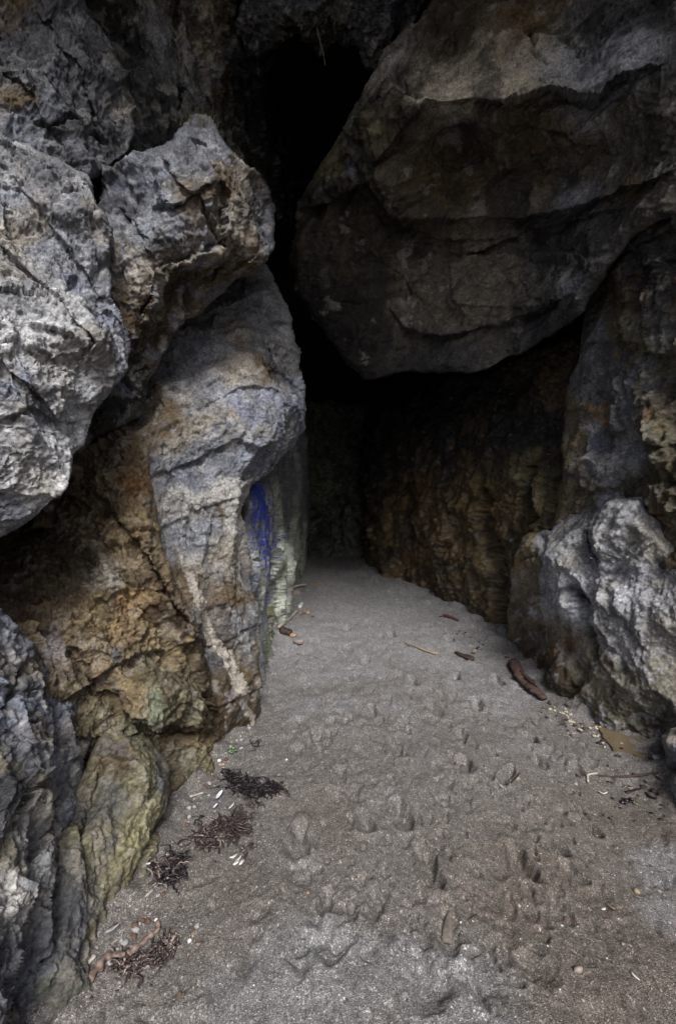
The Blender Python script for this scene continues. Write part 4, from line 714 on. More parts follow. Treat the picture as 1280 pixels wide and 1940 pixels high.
rock('edge_boulder', 'small tan and grey boulder on the sand beside the muddy puddle', 'boulder',
     [(1254, 1398), (1268, 1386), (1300, 1372), (1480, 1372), (1480, 1700), (1300, 1680), (1276, 1590), (1268, 1545), (1264, 1500), (1258, 1450)],
     [(1260, 1400, 2.62), (1300, 1390, 2.5), (1262, 1460, 2.48), (1290, 1480, 2.3), (1270, 1550, 2.25), (1290, 1600, 2.05), (1450, 1500, 2.0), (1450, 1650, 1.9), (1300, 1680, 1.95)],
     [(1265, 1405, TAN, 20), (1275, 1430, GREY, 20), (1265, 1460, DARK, 15), (1275, 1490, PALE, 22), (1278, 1540, OLIVE, 22), (1280, 1590, BROWN, 25)],
     R=.14, thick=.6, seed=131, edge=4, recipe=[('f', .2, .05), ('f', .08, .02), ('r', .05, .01), ('n', .015, .005)], feats=[('crack', [(1250, 1462), (1280, 1450), (1320, 1460)], 7, .06)], second=[(SLATE, .15, .5, 5.0)])

# ------------------------------------------------------------------ small things on the sand
RN = random.Random(5)
def bm_obj(name, bm, mat, parent=None, smooth=True):
    me = bpy.data.meshes.new(name); bm.normal_update(); bm.to_mesh(me); bm.free()
    if smooth:
        for p in me.polygons: p.use_smooth = True
    me.materials.append(mat); o = bpy.data.objects.new(name, me); COL.objects.link(o)
    if parent: o.parent = parent
    return o
def frames(pts):
    pts = [Vector(p) for p in pts]; out = []
    for i, p in enumerate(pts):
        t = (pts[min(i + 1, len(pts) - 1)] - pts[max(i - 1, 0)])
        t = t.normalized() if t.length > 1e-9 else Vector((0, 1, 0))
        s = t.cross(Vector((0, 0, 1))); s = s.normalized() if s.length > 1e-4 else Vector((1, 0, 0))
        out.append((p, t, s, s.cross(t)))
    return out
def smooth_pts(pts, n=4):
    pts = [Vector(p) for p in pts]
    if len(pts) < 3: return [pts[0].lerp(pts[-1], k / n) for k in range(n + 1)]
    o = []
    for i in range(len(pts) - 1):
        a, b, c, d = pts[max(i - 1, 0)], pts[i], pts[i + 1], pts[min(i + 2, len(pts) - 1)]
        for k in range(n):
            t = k / n
            o.append(0.5 * ((2 * b) + (c - a) * t + (2 * a - 5 * b + 4 * c - d) * t * t + (3 * b - a - 3 * c + d) * t ** 3))
    o.append(pts[-1]); return o
def add_tube(bm, pts, rad, sides=8, rough=0.15, flat=1.0):
    """closed tapered tube along pts, oval when flat < 1"""
    n = len(pts); rings = []
    for i, (p, t, s, u) in enumerate(frames(pts)):
        r = rad(i / (n - 1)) if callable(rad) else rad
        rings.append([bm.verts.new(p + (s * math.cos(a) + u * math.sin(a) * flat) * r * RN.uniform(1 - rough, 1 + rough)) for a in [2 * math.pi * k / sides for k in range(sides)]])
    for a, b in zip(rings, rings[1:]):
        for k in range(sides): bm.faces.new((a[k], a[(k + 1) % sides], b[(k + 1) % sides], b[k]))
    bm.faces.new(rings[0][::-1]); bm.faces.new(rings[-1])
def add_pebble(bm, loc, r, squash=(1, 1, .6), rough=.18, sub=2, rot=0.0):
    g = bmesh.ops.create_icosphere(bm, subdivisions=sub, radius=1.0)['verts']
    off = Vector((RN.uniform(0, 50), RN.uniform(0, 50), RN.uniform(0, 50))); M = Matrix.Rotation(rot, 3, 'Z')
    from mathutils import noise
    for v in g:
        d = v.co.copy(); k = 1 + rough * 2 * noise.noise(d * 1.1 + off) + rough * .7 * noise.noise(d * 3 + off)
        v.co = M @ Vector((d.x * squash[0] * r * k, d.y * squash[1] * r * k, d.z * squash[2] * r * k)) + loc
def add_chip(bm, loc, l, w, rot, th=.002, curl=.3, tilt=.2, jag=.25):
    """thin curled irregular flake with real thickness"""
    n = 9; M = Matrix.Rotation(rot, 3, 'Z') @ Matrix.Rotation(tilt * RN.uniform(-1, 1), 3, 'X') @ Matrix.Rotation(tilt * RN.uniform(-1, 1), 3, 'Y')
    rim = []
    for k in range(n):
        a = 2 * math.pi * k / n; q = 1 + RN.uniform(-jag, jag)
        rim.append((math.cos(a) * w / 2 * q, math.sin(a) * l / 2 * q))
    top = []; bot = []
    for (x, y) in rim:
        z = curl * (x * x / max(w, 1e-6) + y * y / max(l, 1e-6))
        top.append(bm.verts.new(M @ Vector((x, y, z + th)) + loc)); bot.append(bm.verts.new(M @ Vector((x * .96, y * .96, z)) + loc))
    ct = bm.verts.new(M @ Vector((0, 0, th)) + loc); cb = bm.verts.new(loc.copy())
    for k in range(n):
        j = (k + 1) % n
        bm.faces.new((top[k], top[j], ct)); bm.faces.new((bot[j], bot[k], cb)); bm.faces.new((bot[k], bot[j], top[j], top[k]))
def add_ribbon(bm, pts, w, th=.0015, tw=0.0):
    n = len(pts); R4 = []
    for i, (p, t, s, u) in enumerate(frames(pts)):
        ww = (w(i / (n - 1)) if callable(w) else w) / 2; a = tw * (i / (n - 1) - .5) * 3
        s2 = s * math.cos(a) + u * math.sin(a); u2 = u * math.cos(a) - s * math.sin(a)
        R4.append([bm.verts.new(p + s2 * ww + u2 * th * .3), bm.verts.new(p + u2 * th), bm.verts.new(p - s2 * ww + u2 * th * .3), bm.verts.new(p - u2 * th * .4)])
    for a, b in zip(R4, R4[1:]):
        for k in range(4): bm.faces.new((a[k], a[(k + 1) % 4], b[(k + 1) % 4], b[k]))
    bm.faces.new(R4[0][::-1]); bm.faces.new(R4[-1])

M_DRIFT = flat_material('driftwood', (.22, .16, .11), .8, 60, rgb2=(.40, .33, .26), bump=.5)
M_REDWOOD = flat_material('red_brown_wood', (.040, .024, .020), .85, 45, rgb2=(.115, .070, .058), bump=1.0)
M_DARKWOOD = flat_material('dark_wood', (.022, .017, .015), .7, 60, rgb2=(.075, .048, .040), bump=.5)
M_ORANGE = flat_material('orange_wood', (.28, .19, .115), .8, 60, rgb2=(.46, .33, .22))
M_PALE = flat_material('bleached_wood', (.34, .30, .26), .7, 70, rgb2=(.60, .55, .49))
M_SHELLW = flat_material('white_shell', (.62, .61, .58), .45, 120, rgb2=(.82, .82, .80), bump=.1)
M_TANCHIP = flat_material('tan_chip', (.30, .22, .13), .7, 90, rgb2=(.48, .37, .24))
M_PINK = flat_material('pinkish_stone', (.20, .16, .145), .8, 90, rgb2=(.36, .30, .27))
M_GREYCHIP = flat_material('grey_chip', (.24, .24, .25), .6, 90, rgb2=(.46, .46, .47))
M_RUST = flat_material('rusty_pebble', (.085, .055, .04), .8, 90, rgb2=(.18, .115, .08))
M_KELP = flat_material('black_seaweed', (.010, .009, .011), .35, 80, rgb2=(.032, .024, .028), spec=.6)
M_KELPB = flat_material('brown_seaweed', (.018, .015, .015), .4, 90, rgb2=(.105, .075, .07), spec=.6)
M_KELPP = flat_material('dry_seaweed', (.15, .115, .105), .5, 60, rgb2=(.36, .30, .27), spec=.5)
M_MUSSEL = flat_material('mussel_blue', (.016, .018, .035), .3, 60, rgb2=(.055, .065, .13), spec=.7)
M_NACRE = flat_material('mussel_inside', (.55, .60, .72), .25, 30, rgb2=(.85, .87, .92), spec=.7, bump=.05)
M_SPROUT = flat_material('seedling_leaf', (.10, .20, .065), .5, 120, rgb2=(.22, .36, .15))
M_GRASS = flat_material('dry_grass', (.07, .085, .022), .7, 60, rgb2=(.20, .17, .06))
M_MOSS = flat_material('moss', (.022, .030, .010), .9, 60, rgb2=(.055, .060, .020), bump=1.0)
M_ROOT = flat_material('pale_root', (.22, .20, .16), .8, 60, rgb2=(.40, .37, .31))

def gpts(pix, lift=.004): return [at(a, b, lift) for a, b in pix]
def stick(name, label, pix, r0, r1, mat, lift=None, flat=.8, cat='stick', rough=.14, group=None):
    bm = bmesh.new(); p = smooth_pts(gpts(pix, lift if lift is not None else max(r0, r1) * .55), 5)
    add_tube(bm, p, lambda t: (r0 * (1 - t) + r1 * t) * (1 if .06 < t < .94 else .6), 9, rough, flat)
    return tag(bm_obj(name, bm, mat), label, cat, group)
def chip(name, label, px, py, l, w, rot, mat, cat='chip', group=None, th=.003, curl=.35, tilt=.25, lift=.002, jag=.25):
    bm = bmesh.new(); add_chip(bm, at(px, py, lift), l, w, R_(rot), th, curl, tilt, jag)
    return tag(bm_obj(name, bm, mat), label, cat, group)
def pebble(name, label, px, py, r, mat, sq=(1, 1, .65), rot=0, cat='pebble', group=None, rough=.18, lift=None):
    bm = bmesh.new(); add_pebble(bm, at(px, py, r * sq[2] * .55 if lift is None else lift), r, sq, rough, 2, R_(rot))
    return tag(bm_obj(name, bm, mat), label, cat, group)

# wood by the right wall and in the passage
stick('driftwood_stick', 'long pale brown driftwood stick lying alone in the middle of the passage', [(766, 1219), (785, 1226), (810, 1236), (829, 1241)], .010, .026, M_DRIFT, flat=.6, cat='driftwood')
stick('driftwood_stick', 'short reddish stick at the foot of the brown cave wall', [(839, 1168), (852, 1171), (868, 1178)], .026, .022, flat_material('red_stick', (.075, .038, .028), .8, 50, rgb2=(.16, .085, .06)), cat='driftwood')
stick('driftwood_stick', 'dark split stick next to a pale shell', [(862, 1238), (876, 1245), (897, 1252)], .020, .030, M_DARKWOOD, cat='driftwood', rough=.3)
chip('shell_piece', 'pale broken shell piece on the end of a dark split stick', 897, 1241, .075, .05, 20, M_TANCHIP, 'shell', th=.010, curl=.6, tilt=.5, lift=.02)
bm = bmesh.new(); pth = smooth_pts(gpts([(972, 1256), (980, 1280), (996, 1300), (1012, 1314), (1031, 1330)], .03), 6)
add_tube(bm, pth, lambda t: .054 * (1 - .2 * t) * (.6 + .4 * min(1, t * 8, (1 - t) * 5)) * (1 + .14 * math.sin(t * 31) * math.sin(t * 13)), 14, .30, .5)
LOG = tag(bm_obj('driftwood_log', bm, M_REDWOOD), 'chunky reddish brown rotten log half buried in sand near the right rock', 'driftwood')
bm = bmesh.new(); add_tube(bm, [p + Vector((.015, .02, .035)) for p in pth[8:20]], lambda t: .022 * (.5 + min(t, 1 - t)), 8, .3, .6); bm_obj('bark_strip', bm, M_DARKWOOD, LOG)
# the cluster under the blue paint
stick('bleached_stick', 'thin bleached stick resting against the foot of the greenish wall', [(528, 1193), (540, 1182), (552, 1172), (563, 1160)], .026, .018, M_PALE, lift=.03, cat='stick')
stick('bleached_stick', 'thin pale stick lying across a brown stone at the passage wall', [(552, 1119), (565, 1115), (580, 1112)], .026, .020, M_PALE, lift=.05, cat='stick')
stick('wood_sliver', 'orange brown wood sliver, farthest piece of wood in the passage', [(588, 1115), (598, 1110), (608, 1105)], .022, .055, M_ORANGE, lift=.01, flat=.3, cat='wood')
stick('broken_branch', 'dark stubby branch piece with an orange broken end, below the bleached stick', [(530, 1197), (541, 1201), (552, 1205)], .052, .046, M_DARKWOOD, cat='wood', rough=.2)
pebble('branch_stub', 'orange broken wood end at the tip of the dark stubby branch', 555, 1206, .040, M_ORANGE, cat='wood')
pebble('pink_stone', 'flat pinkish brown stone on the sand below the stubby branch', 566, 1218, .062, M_PINK, (1, .8, .45), cat='stone', rough=.25)
chip('wood_chip', 'small tan wood chip standing in the sand below the pinkish stone', 565, 1239, .05, .02, 10, M_TANCHIP, 'chip', th=.012, tilt=.5, lift=.012)
stick('pale_pebble', 'long cream pebble between the two bleached sticks', [(567, 1153), (572, 1144)], .034, .026, M_SHELLW, cat='pebble')
stick('brown_husk', 'curved brown husk with a pale end beside the cream pebble', [(568, 1166), (574, 1162), (580, 1162), (585, 1164)], .014, .036, M_ORANGE, cat='husk')
pebble('brown_stone', 'brown stone with a tan face under the pale stick at the wall', 561, 1126, .075, M_PINK, (1.3, .9, .7), cat='stone', rough=.25)
pebble('brown_stone', 'tiny dark brown stone right of the curved husk', 592, 1169, .020, M_RUST, cat='stone')
# driftwood and debris in the foreground
bm = bmesh.new(); pth = smooth_pts([at(846, 1792, .010), at(847, 1770, .016), at(850, 1745, .012), at(853, 1728, .002)], 6)
add_tube(bm, pth, lambda t: .021 * (1 - .75 * t ** 1.5) * (.75 if t < .05 else 1), 10, .08, .45)
tag(bm_obj('wood_stake', bm, flat_material('sandy_wood', (.125, .108, .092), .9, 70, rgb2=(.21, .185, .16), bump=.6)), 'pointed sand coated wooden stake lying in the foreground sand', 'wood')
stick('twig', 'short dark twig poking from a scuffed hollow in the sand', [(968, 1487), (976, 1478), (984, 1468)], .006, .004, M_DARKWOOD, lift=.012, cat='twig')
chip('shell_chip', 'pale grey shell chip in the scuffed hollow beside the dark twig', 948, 1490, .035, .014, 25, M_GREYCHIP, 'shell')
pebble('tan_pebble', 'tan pebble at the end of the dark twig in the hollow', 980, 1476, .012, M_TANCHIP)
stick('twig', 'bent bleached twig, elbow shaped, on the sand below the puddle', [(1113, 1485), (1112, 1476), (1113, 1471), (1122, 1469), (1131, 1468)], .0065, .0055, M_PALE, lift=.010, cat='twig')
stick('twig', 'long thin black twig running from the bent twig towards the edge boulder', [(1132, 1471), (1160, 1475), (1190, 1473), (1215, 1471), (1246, 1466)], .005, .009, M_DARKWOOD, lift=.008, cat='twig')
stick('twig', 'short grey twig left of the bent bleached twig', [(1090, 1466), (1098, 1471), (1108, 1477)], .005, .005, M_DRIFT, cat='twig')
chip('shell_chip', 'thin white shell chip lying below the bent bleached twig', 1142, 1505, .018, .055, 10, M_SHELLW, 'shell', curl=.8)
pebble('blue_pebble', 'small pale blue pebble left of the bent bleached twig', 1090, 1486, .010, M_GREYCHIP)
stick('seaweed_strip', 'black seaweed strip, upper of two beside the green leaf', [(1184, 1503), (1196, 1500), (1214, 1495)], .010, .006, M_KELP, flat=.5, cat='seaweed')
bm = bmesh.new()
for _ in range(9):
    a, b = RN.uniform(1174, 1200), RN.uniform(1506, 1526); add_pebble(bm, at(a, b, .006), RN.uniform(.006, .014), (1.3, 1, .7), .35, 1, RN.uniform(0, 3))
tag(bm_obj('seaweed_scrap', bm, M_KELP), 'crumbled black seaweed scrap just left of the bright green leaf', 'seaweed')
stick('seaweed_strip', 'wavy black seaweed strip nearest the edge boulder', [(1222, 1502), (1232, 1512), (1244, 1514)], .005, .010, M_KELP, flat=.5, cat='seaweed')
chip('green_leaf', 'bright green leaf on the sand near the edge boulder', 1203, 1524, .030, .026, 30, M_SPROUT, 'leaf')
chip('yellow_leaf', 'small yellowish leaf scrap above the black seaweed strip', 1193, 1494, .014, .034, 10, M_TANCHIP, 'leaf')
# seaweed
def seaweed(name, label, blobs, n, wid, mat, length, head, hgt=.03, parts=(), cat='seaweed'):
    root = bpy.data.objects.new(name, None); COL.objects.link(root); root.location = at(*blobs[0][:2]); root['label'] = label; root['category'] = cat
    def fill(nm, m, cnt, ww, ln, hh, bl=blobs):
        bm = bmesh.new()
        for _ in range(cnt):
            bx, by, rx, ry = RN.choice(bl); t = RN.uniform(0, 6.28); rr = math.sqrt(RN.random())
            c = at(bx + rx * rr * math.cos(t), by + ry * rr * math.sin(t), RN.uniform(.002, hh) * (1 - rr * .7)); a = R_(head) + RN.gauss(0, .9)
            L = ln * RN.uniform(.4, 1.2); pts = []; k = RN.uniform(-3.2, 3.2)
            q = c - Vector((math.sin(a), math.cos(a), 0)) * L / 2
            for i in range(7):
                a += k / 6 + RN.gauss(0, .35); q = q + Vector((math.sin(a), math.cos(a), 0)) * L / 6
                g = gz(q.x, q.y); pts.append(Vector((q.x, q.y, max(g + .002, min(q.z, c.z) + RN.uniform(-.004, .005)))))
            w0 = ww * RN.uniform(.5, 1.3); add_ribbon(bm, smooth_pts(pts, 2), lambda t: w0 * (.35 + .65 * math.sin(math.pi * min(1, t * .9 + .1))), .002, RN.uniform(-1, 1))
        o = bm_obj(nm, bm, m); o.parent = root; o.matrix_parent_inverse = Matrix.Translation(-root.location); o.data.transform(Matrix.Identity(4)); return o
    fill('frond', mat, int(n * 1.5), wid * .8, length * .95, hgt * 1.25)
    for (nm, m, cnt, ww, ln, hh) in parts: fill(nm, m, cnt, ww, ln, hh, blobs[:1])
    return root
seaweed('seaweed_clump', 'black matted seaweed clump, farthest of the large clumps, above the blue mussel shell', [(455, 1488, 28, 14), (440, 1474, 12, 10), (485, 1492, 30, 14), (475, 1502, 20, 14), (515, 1497, 22, 5)], 150, .013, M_KELP, .085, 75, .035, [('brown_frond', M_KELPB, 14, .008, .06, .03)])
seaweed('seaweed_clump', 'thin trailing line of brown seaweed between the black clump and the purple brown clump', [(468, 1528, 10, 14), (458, 1545, 8, 12), (482, 1522, 8, 6), (470, 1550, 10, 5)], 30, .009, M_KELPB, .05, 20, .02)
seaweed('seaweed_clump', 'purple brown seaweed clump of long parallel fronds, in the middle of the row', [(400, 1590, 24, 14), (425, 1582, 26, 12), (445, 1570, 16, 10)], 130, .015, M_KELPB, .10, 72, .04, [('pale_frond', M_KELPP, 24, .011, .07, .045)])
seaweed('seaweed_clump', 'tangled clump of dark and tan curled seaweed against the olive rock', [(312, 1655, 22, 22), (335, 1640, 18, 24), (325, 1665, 22, 14)], 60, .012, M_KELP, .07, 20, .04, [('tan_frond', M_KELPP, 34, .010, .075, .045), ('brown_frond', M_KELPB, 26, .010, .07, .045)])
seaweed('seaweed_clump', 'small brown seaweed scrap beside the white shell fragments', [(465, 1618, 8, 14), (470, 1608, 12, 4)], 16, .009, M_KELPB, .04, 10, .015)
seaweed('seaweed_clump', 'broken brown and purple seaweed bits just right of the jointed kelp stalk tip', [(318, 1797, 18, 20), (300, 1815, 26, 14)], 60, .014, M_KELPB, .045, 40, .02, [('pale_frond', M_KELPP, 30, .012, .04, .022)])
seaweed('seaweed_clump', 'flattened brown seaweed bits lying under the middle of the jointed kelp stalk', [(248, 1826, 34, 16)], 55, .014, M_KELPB, .05, 60, .018, [('pale_frond', M_KELPP, 26, .012, .045, .02)])
seaweed('seaweed_clump', 'spiky little black seaweed scrap alone on the sand near the green seedling', [(487, 1412, 10, 9)], 14, .007, M_KELP, .06, 10, .02)
seaweed('seaweed_clump', 'wispy dark seaweed scrap left of the purple brown clump', [(370, 1560, 8, 8), (380, 1550, 6, 5)], 12, .007, M_KELP, .04, 30, .012)
bm = bmesh.new(); pth = smooth_pts(gpts([(168, 1862), (185, 1838), (200, 1820), (215, 1816), (238, 1814), (250, 1806), (265, 1795), (280, 1782), (292, 1773), (300, 1764), (298, 1750)], .010), 5)
add_tube(bm, pth, lambda t: (.013 - .006 * t) * (1 + .22 * math.sin(t * 60)), 9, .12, .85)
STK = tag(bm_obj('kelp_stalk', bm, flat_material('kelp_stalk_skin', (.10, .060, .046), .55, 45, rgb2=(.34, .26, .22), spec=.5)), 'long jointed pinkish brown kelp stalk curving over the sand at lower left', 'seaweed')
bm = bmesh.new(); add_pebble(bm, at(296, 1748, .010), .007, (1, 1, .8)); bm_obj('pale_tip', bm, M_SHELLW, STK)
# shells near the seaweed
def shell_half(name, px, py, l, w, rot, mat_out, mat_in, label, openup):
    root = bpy.data.objects.new(name, None); COL.objects.link(root); P0 = at(px, py, .004); root.location = P0; root['label'] = label; root['category'] = 'shell'
    for nm, m, off, sc in (('outer_shell', mat_out, 0, 1.0), ('inner_shell', mat_in, .0025, .93)):
        bm = bmesh.new(); nu, nv = 12, 6; g = []
        for j in range(nv + 1):
            r = j / nv; row = []
            for i in range(nu):
                a = 2 * math.pi * i / nu; x = math.cos(a) * r * w / 2 * sc; y = math.sin(a) * r * l / 2 * sc
                x *= .62 + .38 * (y / l + .5); d = w * .33 * (1 - r * r)
                row.append(bm.verts.new((x, y, (w * .33 - d + off) if openup else (d - off))))
            g.append(row)
        for j in range(nv):
            for i in range(nu):
                q = (g[j][i], g[j][(i + 1) % nu], g[j + 1][(i + 1) % nu], g[j + 1][i]); bm.faces.new(q if openup else q[::-1])
        bmesh.ops.remove_doubles(bm, verts=bm.verts, dist=1e-6)
        o = bm_obj(nm, bm, m, root)
    root.rotation_euler = (R_(12), R_(-18), R_(rot)); return root
shell_half('mussel_shell', 417, 1511, .062, .034, -20, M_MUSSEL, M_NACRE, 'open blue and white mussel shell half under the black seaweed clump', True)
shell_half('mussel_shell', 409, 1531, .036, .020, -30, M_MUSSEL, M_NACRE, 'smaller dark mussel shell half just below the open one', True)
chip('shell_chip', 'narrow cream shell splinter right of the mussel shells', 439, 1528, .050, .014, -18, M_SHELLW, 'shell')
for k, (a, b, l, w, r) in enumerate(((443, 1624, .045, .016, -30), (452, 1629, .045, .016, -35), (447, 1637, .03, .014, -50), (458, 1635, .035, .014, -20))):
    chip('shell_fragment', ['upper left white fragment of the four crushed together', 'middle white fragment of the four crushed together, longest', 'lowest small white fragment of the four crushed together', 'right hand white fragment of the four crushed together'][k] + ' by the brown scrap', a, b, l, w, r, M_SHELLW, 'shell', 'crushed white shell fragments', tilt=.35)
chip('shell_chip', 'white curved shard wedged under the olive rock beside the kelp stalk', 214, 1764, .060, .022, -60, M_GREYCHIP, 'shell', lift=.008, tilt=.4)
stick('bleached_stick', 'flat bleached wood splinter at the foot of the olive rock, lowest left', [(157, 1843), (168, 1826), (181, 1812)], .005, .010, M_PALE, flat=.4)
stick('bleached_stick', 'cream wood splinter between the olive rock and the tangled seaweed', [(276, 1700), (282, 1694), (289, 1688)], .004, .007, M_PALE, flat=.5)
stick('bleached_stick', 'pale grey split stick left of the mussel shell', [(360, 1511), (372, 1507), (386, 1503)], .009, .006, M_PALE, flat=.5)
chip('pale_sliver', 'little white sliver poking from the tangled seaweed', 281, 1646, .028, .010, 70, M_SHELLW, 'shell', lift=.02)
# loose stones and scraps that can be told apart
for lab, a, b, r, m, sq in (('white pebble right of the kelp stalk', 359, 1784, .0075, M_SHELLW, (1, 1, .8)), ('rust coloured pebble low on the foreground sand', 340, 1885, .0075, M_RUST, (1, 1.2, .7)),
                            ('amber pebble touching the kelp stalk', 268, 1808, .009, M_ORANGE, (1.2, 1, .7)), ('white pebble at the foot of the ochre rock', 415, 1442, .012, M_SHELLW, (1, 1, .7)),
                            ('tan stone under the white pebble at the foot of the ochre rock', 420, 1450, .014, M_TANCHIP, (.7, 1.4, .6)), ('pinkish capsule shaped pebble in a dark hollow at lower right', 1094, 1839, .010, M_PINK, (1.7, .9, .9)),
                            ('round tan pebble in the foreground on the right', 1205, 1690, .010, M_TANCHIP, (1, 1.2, .8)), ('brown pebble half sunk in the foreground sand', 1072, 1742, .009, M_RUST, (1, 1, .6)),
                            ('grey purple stone at the edge of the puddle', 1242, 1437, .020, M_GREYCHIP, (1.3, 1, .6)), ('black pebble on the lip of the puddle', 1176, 1421, .014, M_KELP, (1.2, 1, .7)),
                            ('white speck sized pebble beside the wooden stake', 872, 1748, .004, M_SHELLW, (1, 1, .8)), ('lone white pebble on the sand right of the black scrap', 543, 1440, .007, M_SHELLW, (1, 1, .8))):
    pebble('pebble', lab, a, b, r, m, sq, RN.uniform(0, 180))
for lab, a, b, l, w, r, m in (('tan leaf scrap lowest in the left corner of the sand', 121, 1893, .030, .018, -20, M_TANCHIP), ('tan leaf scrap standing over the white pebble', 366, 1772, .030, .012, 5, M_TANCHIP), ('round yellow chip right of the white pebble', 376, 1790, .016, .013, -30, M_ORANGE),
                              ('pale grey leaf scrap above the tan leaf scrap', 374, 1755, .022, .020, 20, M_GREYCHIP), ('orange leaf sliver alone in the middle foreground', 583, 1692, .030, .010, 10, M_ORANGE), ('pinkish bark flake beside a small hollow', 535, 1684, .034, .012, 25, M_PINK),
                              ('red and white splinter right of the long footprint', 1003, 1671, .018, .006, -25, M_ORANGE), ('orange straw near the round tan pebble', 1156, 1720, .030, .006, 20, M_ORANGE), ('white shell crumb beside the orange straw', 1142, 1724, .010, .016, 0, M_SHELLW),
                              ('purple seaweed flake right of the kelp stalk', 326, 1806, .034, .010, -30, M_MUSSEL), ('pale straw near the scuffed foreground hollow', 1010, 1622, .030, .005, 20, M_TANCHIP), ('purple shell flake at lower right', 1178, 1790, .018, .008, -15, M_GREYCHIP), ('white sliver at lower right', 1202, 1852, .028, .006, 20, M_SHELLW)):
    chip('chip', lab, a, b, l, w, r, m)
# flecks nobody can tell apart
proto = {}
def fleck(name, label, group, mat, n, zone, rmin, rmax, sq):
    for _ in range(n):
        a, b = zone()
        if name not in proto:
            bm = bmesh.new(); add_pebble(bm, Vector((0, 0, 0)), 1.0, sq, .3, 1); proto[name] = bm_obj(name, bm, mat); o = proto[name]; tag(o, label, 'pebble', group)
        else:
            o = proto[name].copy(); COL.objects.link(o)
        r = RN.uniform(rmin, rmax); o.scale = (r, r * RN.uniform(.7, 1.5), r); o.rotation_euler = (0, 0, RN.uniform(0, 6)); o.location = at(a, b, r * .25)
def zone_fore():
    b = RN.uniform(1560, 1915); return RN.uniform(max(170, 330 - (b - 1560) * .6), 1270), b
def zone_left():
    t = RN.random(); return 440 - 280 * t + RN.uniform(0, 150), 1400 + 480 * t + RN.uniform(-25, 25)
def zone_pud():
    t = RN.random(); return 1050 + 110 * t + RN.uniform(-16, 22), 1338 + 70 * t + RN.uniform(-12, 14)
def zone_rfoot():
    t = RN.random() * 5; k = int(t); P = ((1255, 1500), (1165, 1400), (1075, 1352), (1015, 1282), (940, 1222), (830, 1162)); f = t - k
    return P[k][0] * (1 - f) + P[k + 1][0] * f - abs(RN.gauss(0, 14)), P[k][1] * (1 - f) + P[k + 1][1] * f + abs(RN.gauss(0, 12)) + 3
def zone_lfoot():
    t = RN.random() * 5; k = int(t); P = ((170, 1850), (295, 1690), (350, 1530), (415, 1432), (460, 1368), (515, 1225)); f = t - k
    return P[k][0] * (1 - f) + P[k + 1][0] * f + abs(RN.gauss(0, 9)) + 4, P[k][1] * (1 - f) + P[k + 1][1] * f + abs(RN.gauss(0, 9))
def zone_right(): return RN.uniform(1130, 1262), RN.uniform(1430, 1560)
fleck('shell_fleck', 'tiny white shell fleck strewn over the foreground sand', 'white shell flecks', M_SHELLW, 60, zone_fore, .0016, .0035, (1, 1, .5))
fleck('dark_fleck', 'tiny dark seaweed crumb strewn along the left rocks', 'dark seaweed crumbs', M_KELPB, 70, zone_left, .002, .006, (1.4, .8, .4))
fleck('tan_fleck', 'tiny tan shell crumb strewn along the left rocks', 'tan shell crumbs', M_TANCHIP, 36, zone_left, .002, .0045, (1.2, .8, .5))
fleck('cream_crumb', 'cream coloured crumb in the litter washed up at the foot of the pale rock', 'cream crumbs by the puddle', flat_material('cream_litter', (.33, .28, .17), .7, 80, rgb2=(.62, .57, .45)), 60, zone_pud, .005, .016, (1.4, .8, .5))
fleck('black_crumb', 'black crumb of debris on the damp sand below the puddle', 'black crumbs by the puddle', M_KELP, 34, zone_right, .003, .011, (1.4, .8, .5))
fleck('grey_pebble', 'little grey pebble in the line of gravel along the foot of the left rocks', 'grey pebbles at the left rock foot', M_GREYCHIP, 60, zone_lfoot, .004, .013, (1.2, 1, .7))
fleck('brown_pebble', 'little brown pebble in the line of gravel along the foot of the left rocks', 'brown pebbles at the left rock foot', M_RUST, 50, zone_lfoot, .003, .012, (1.2, 1, .7))
fleck('grit', 'small dark stone scattered along the foot of the right rocks', 'dark stones at the right rock foot', M_DARKWOOD, 70, zone_rfoot, .005, .018, (1.3, 1, .6))
# seedlings
def seedling(px, py, n, r, label):
    root = bpy.data.objects.new('seedling', None); COL.objects.link(root); root.location = at(px, py); root['label'] = label; root['category'] = 'seedling'
    bm = bmesh.new(); tops = []
    for k in range(n):
        a = 6.28 * k / n + RN.uniform(-.4, .4); tip = Vector((math.cos(a) * r * 1.3, math.sin(a) * r * 1.3, r * RN.uniform(.8, 1.6))); tops.append((tip, a))
        add_tube(bm, [Vector((0, 0, -.005)), tip * .5, tip], r * .09, 5, 0)
    bm_obj('stem', bm, M_SPROUT, root)
    for tip, a in tops:
        bm = bmesh.new(); add_chip(bm, tip, r * 1.5, r * 1.25, a, .0015, -.25, .45, .08); bm_obj('leaf', bm, M_SPROUT, root)
seedling(440, 1426, 5, .016, 'bright green seedling with round leaves at the foot of the ochre rock')
seedling(459, 1362, 4, .010, 'tiny green seedling where the pale mineral stripe meets the sand')
seedling(478, 1395, 3, .006, 'faint little seedling above the spiky black seaweed scrap')
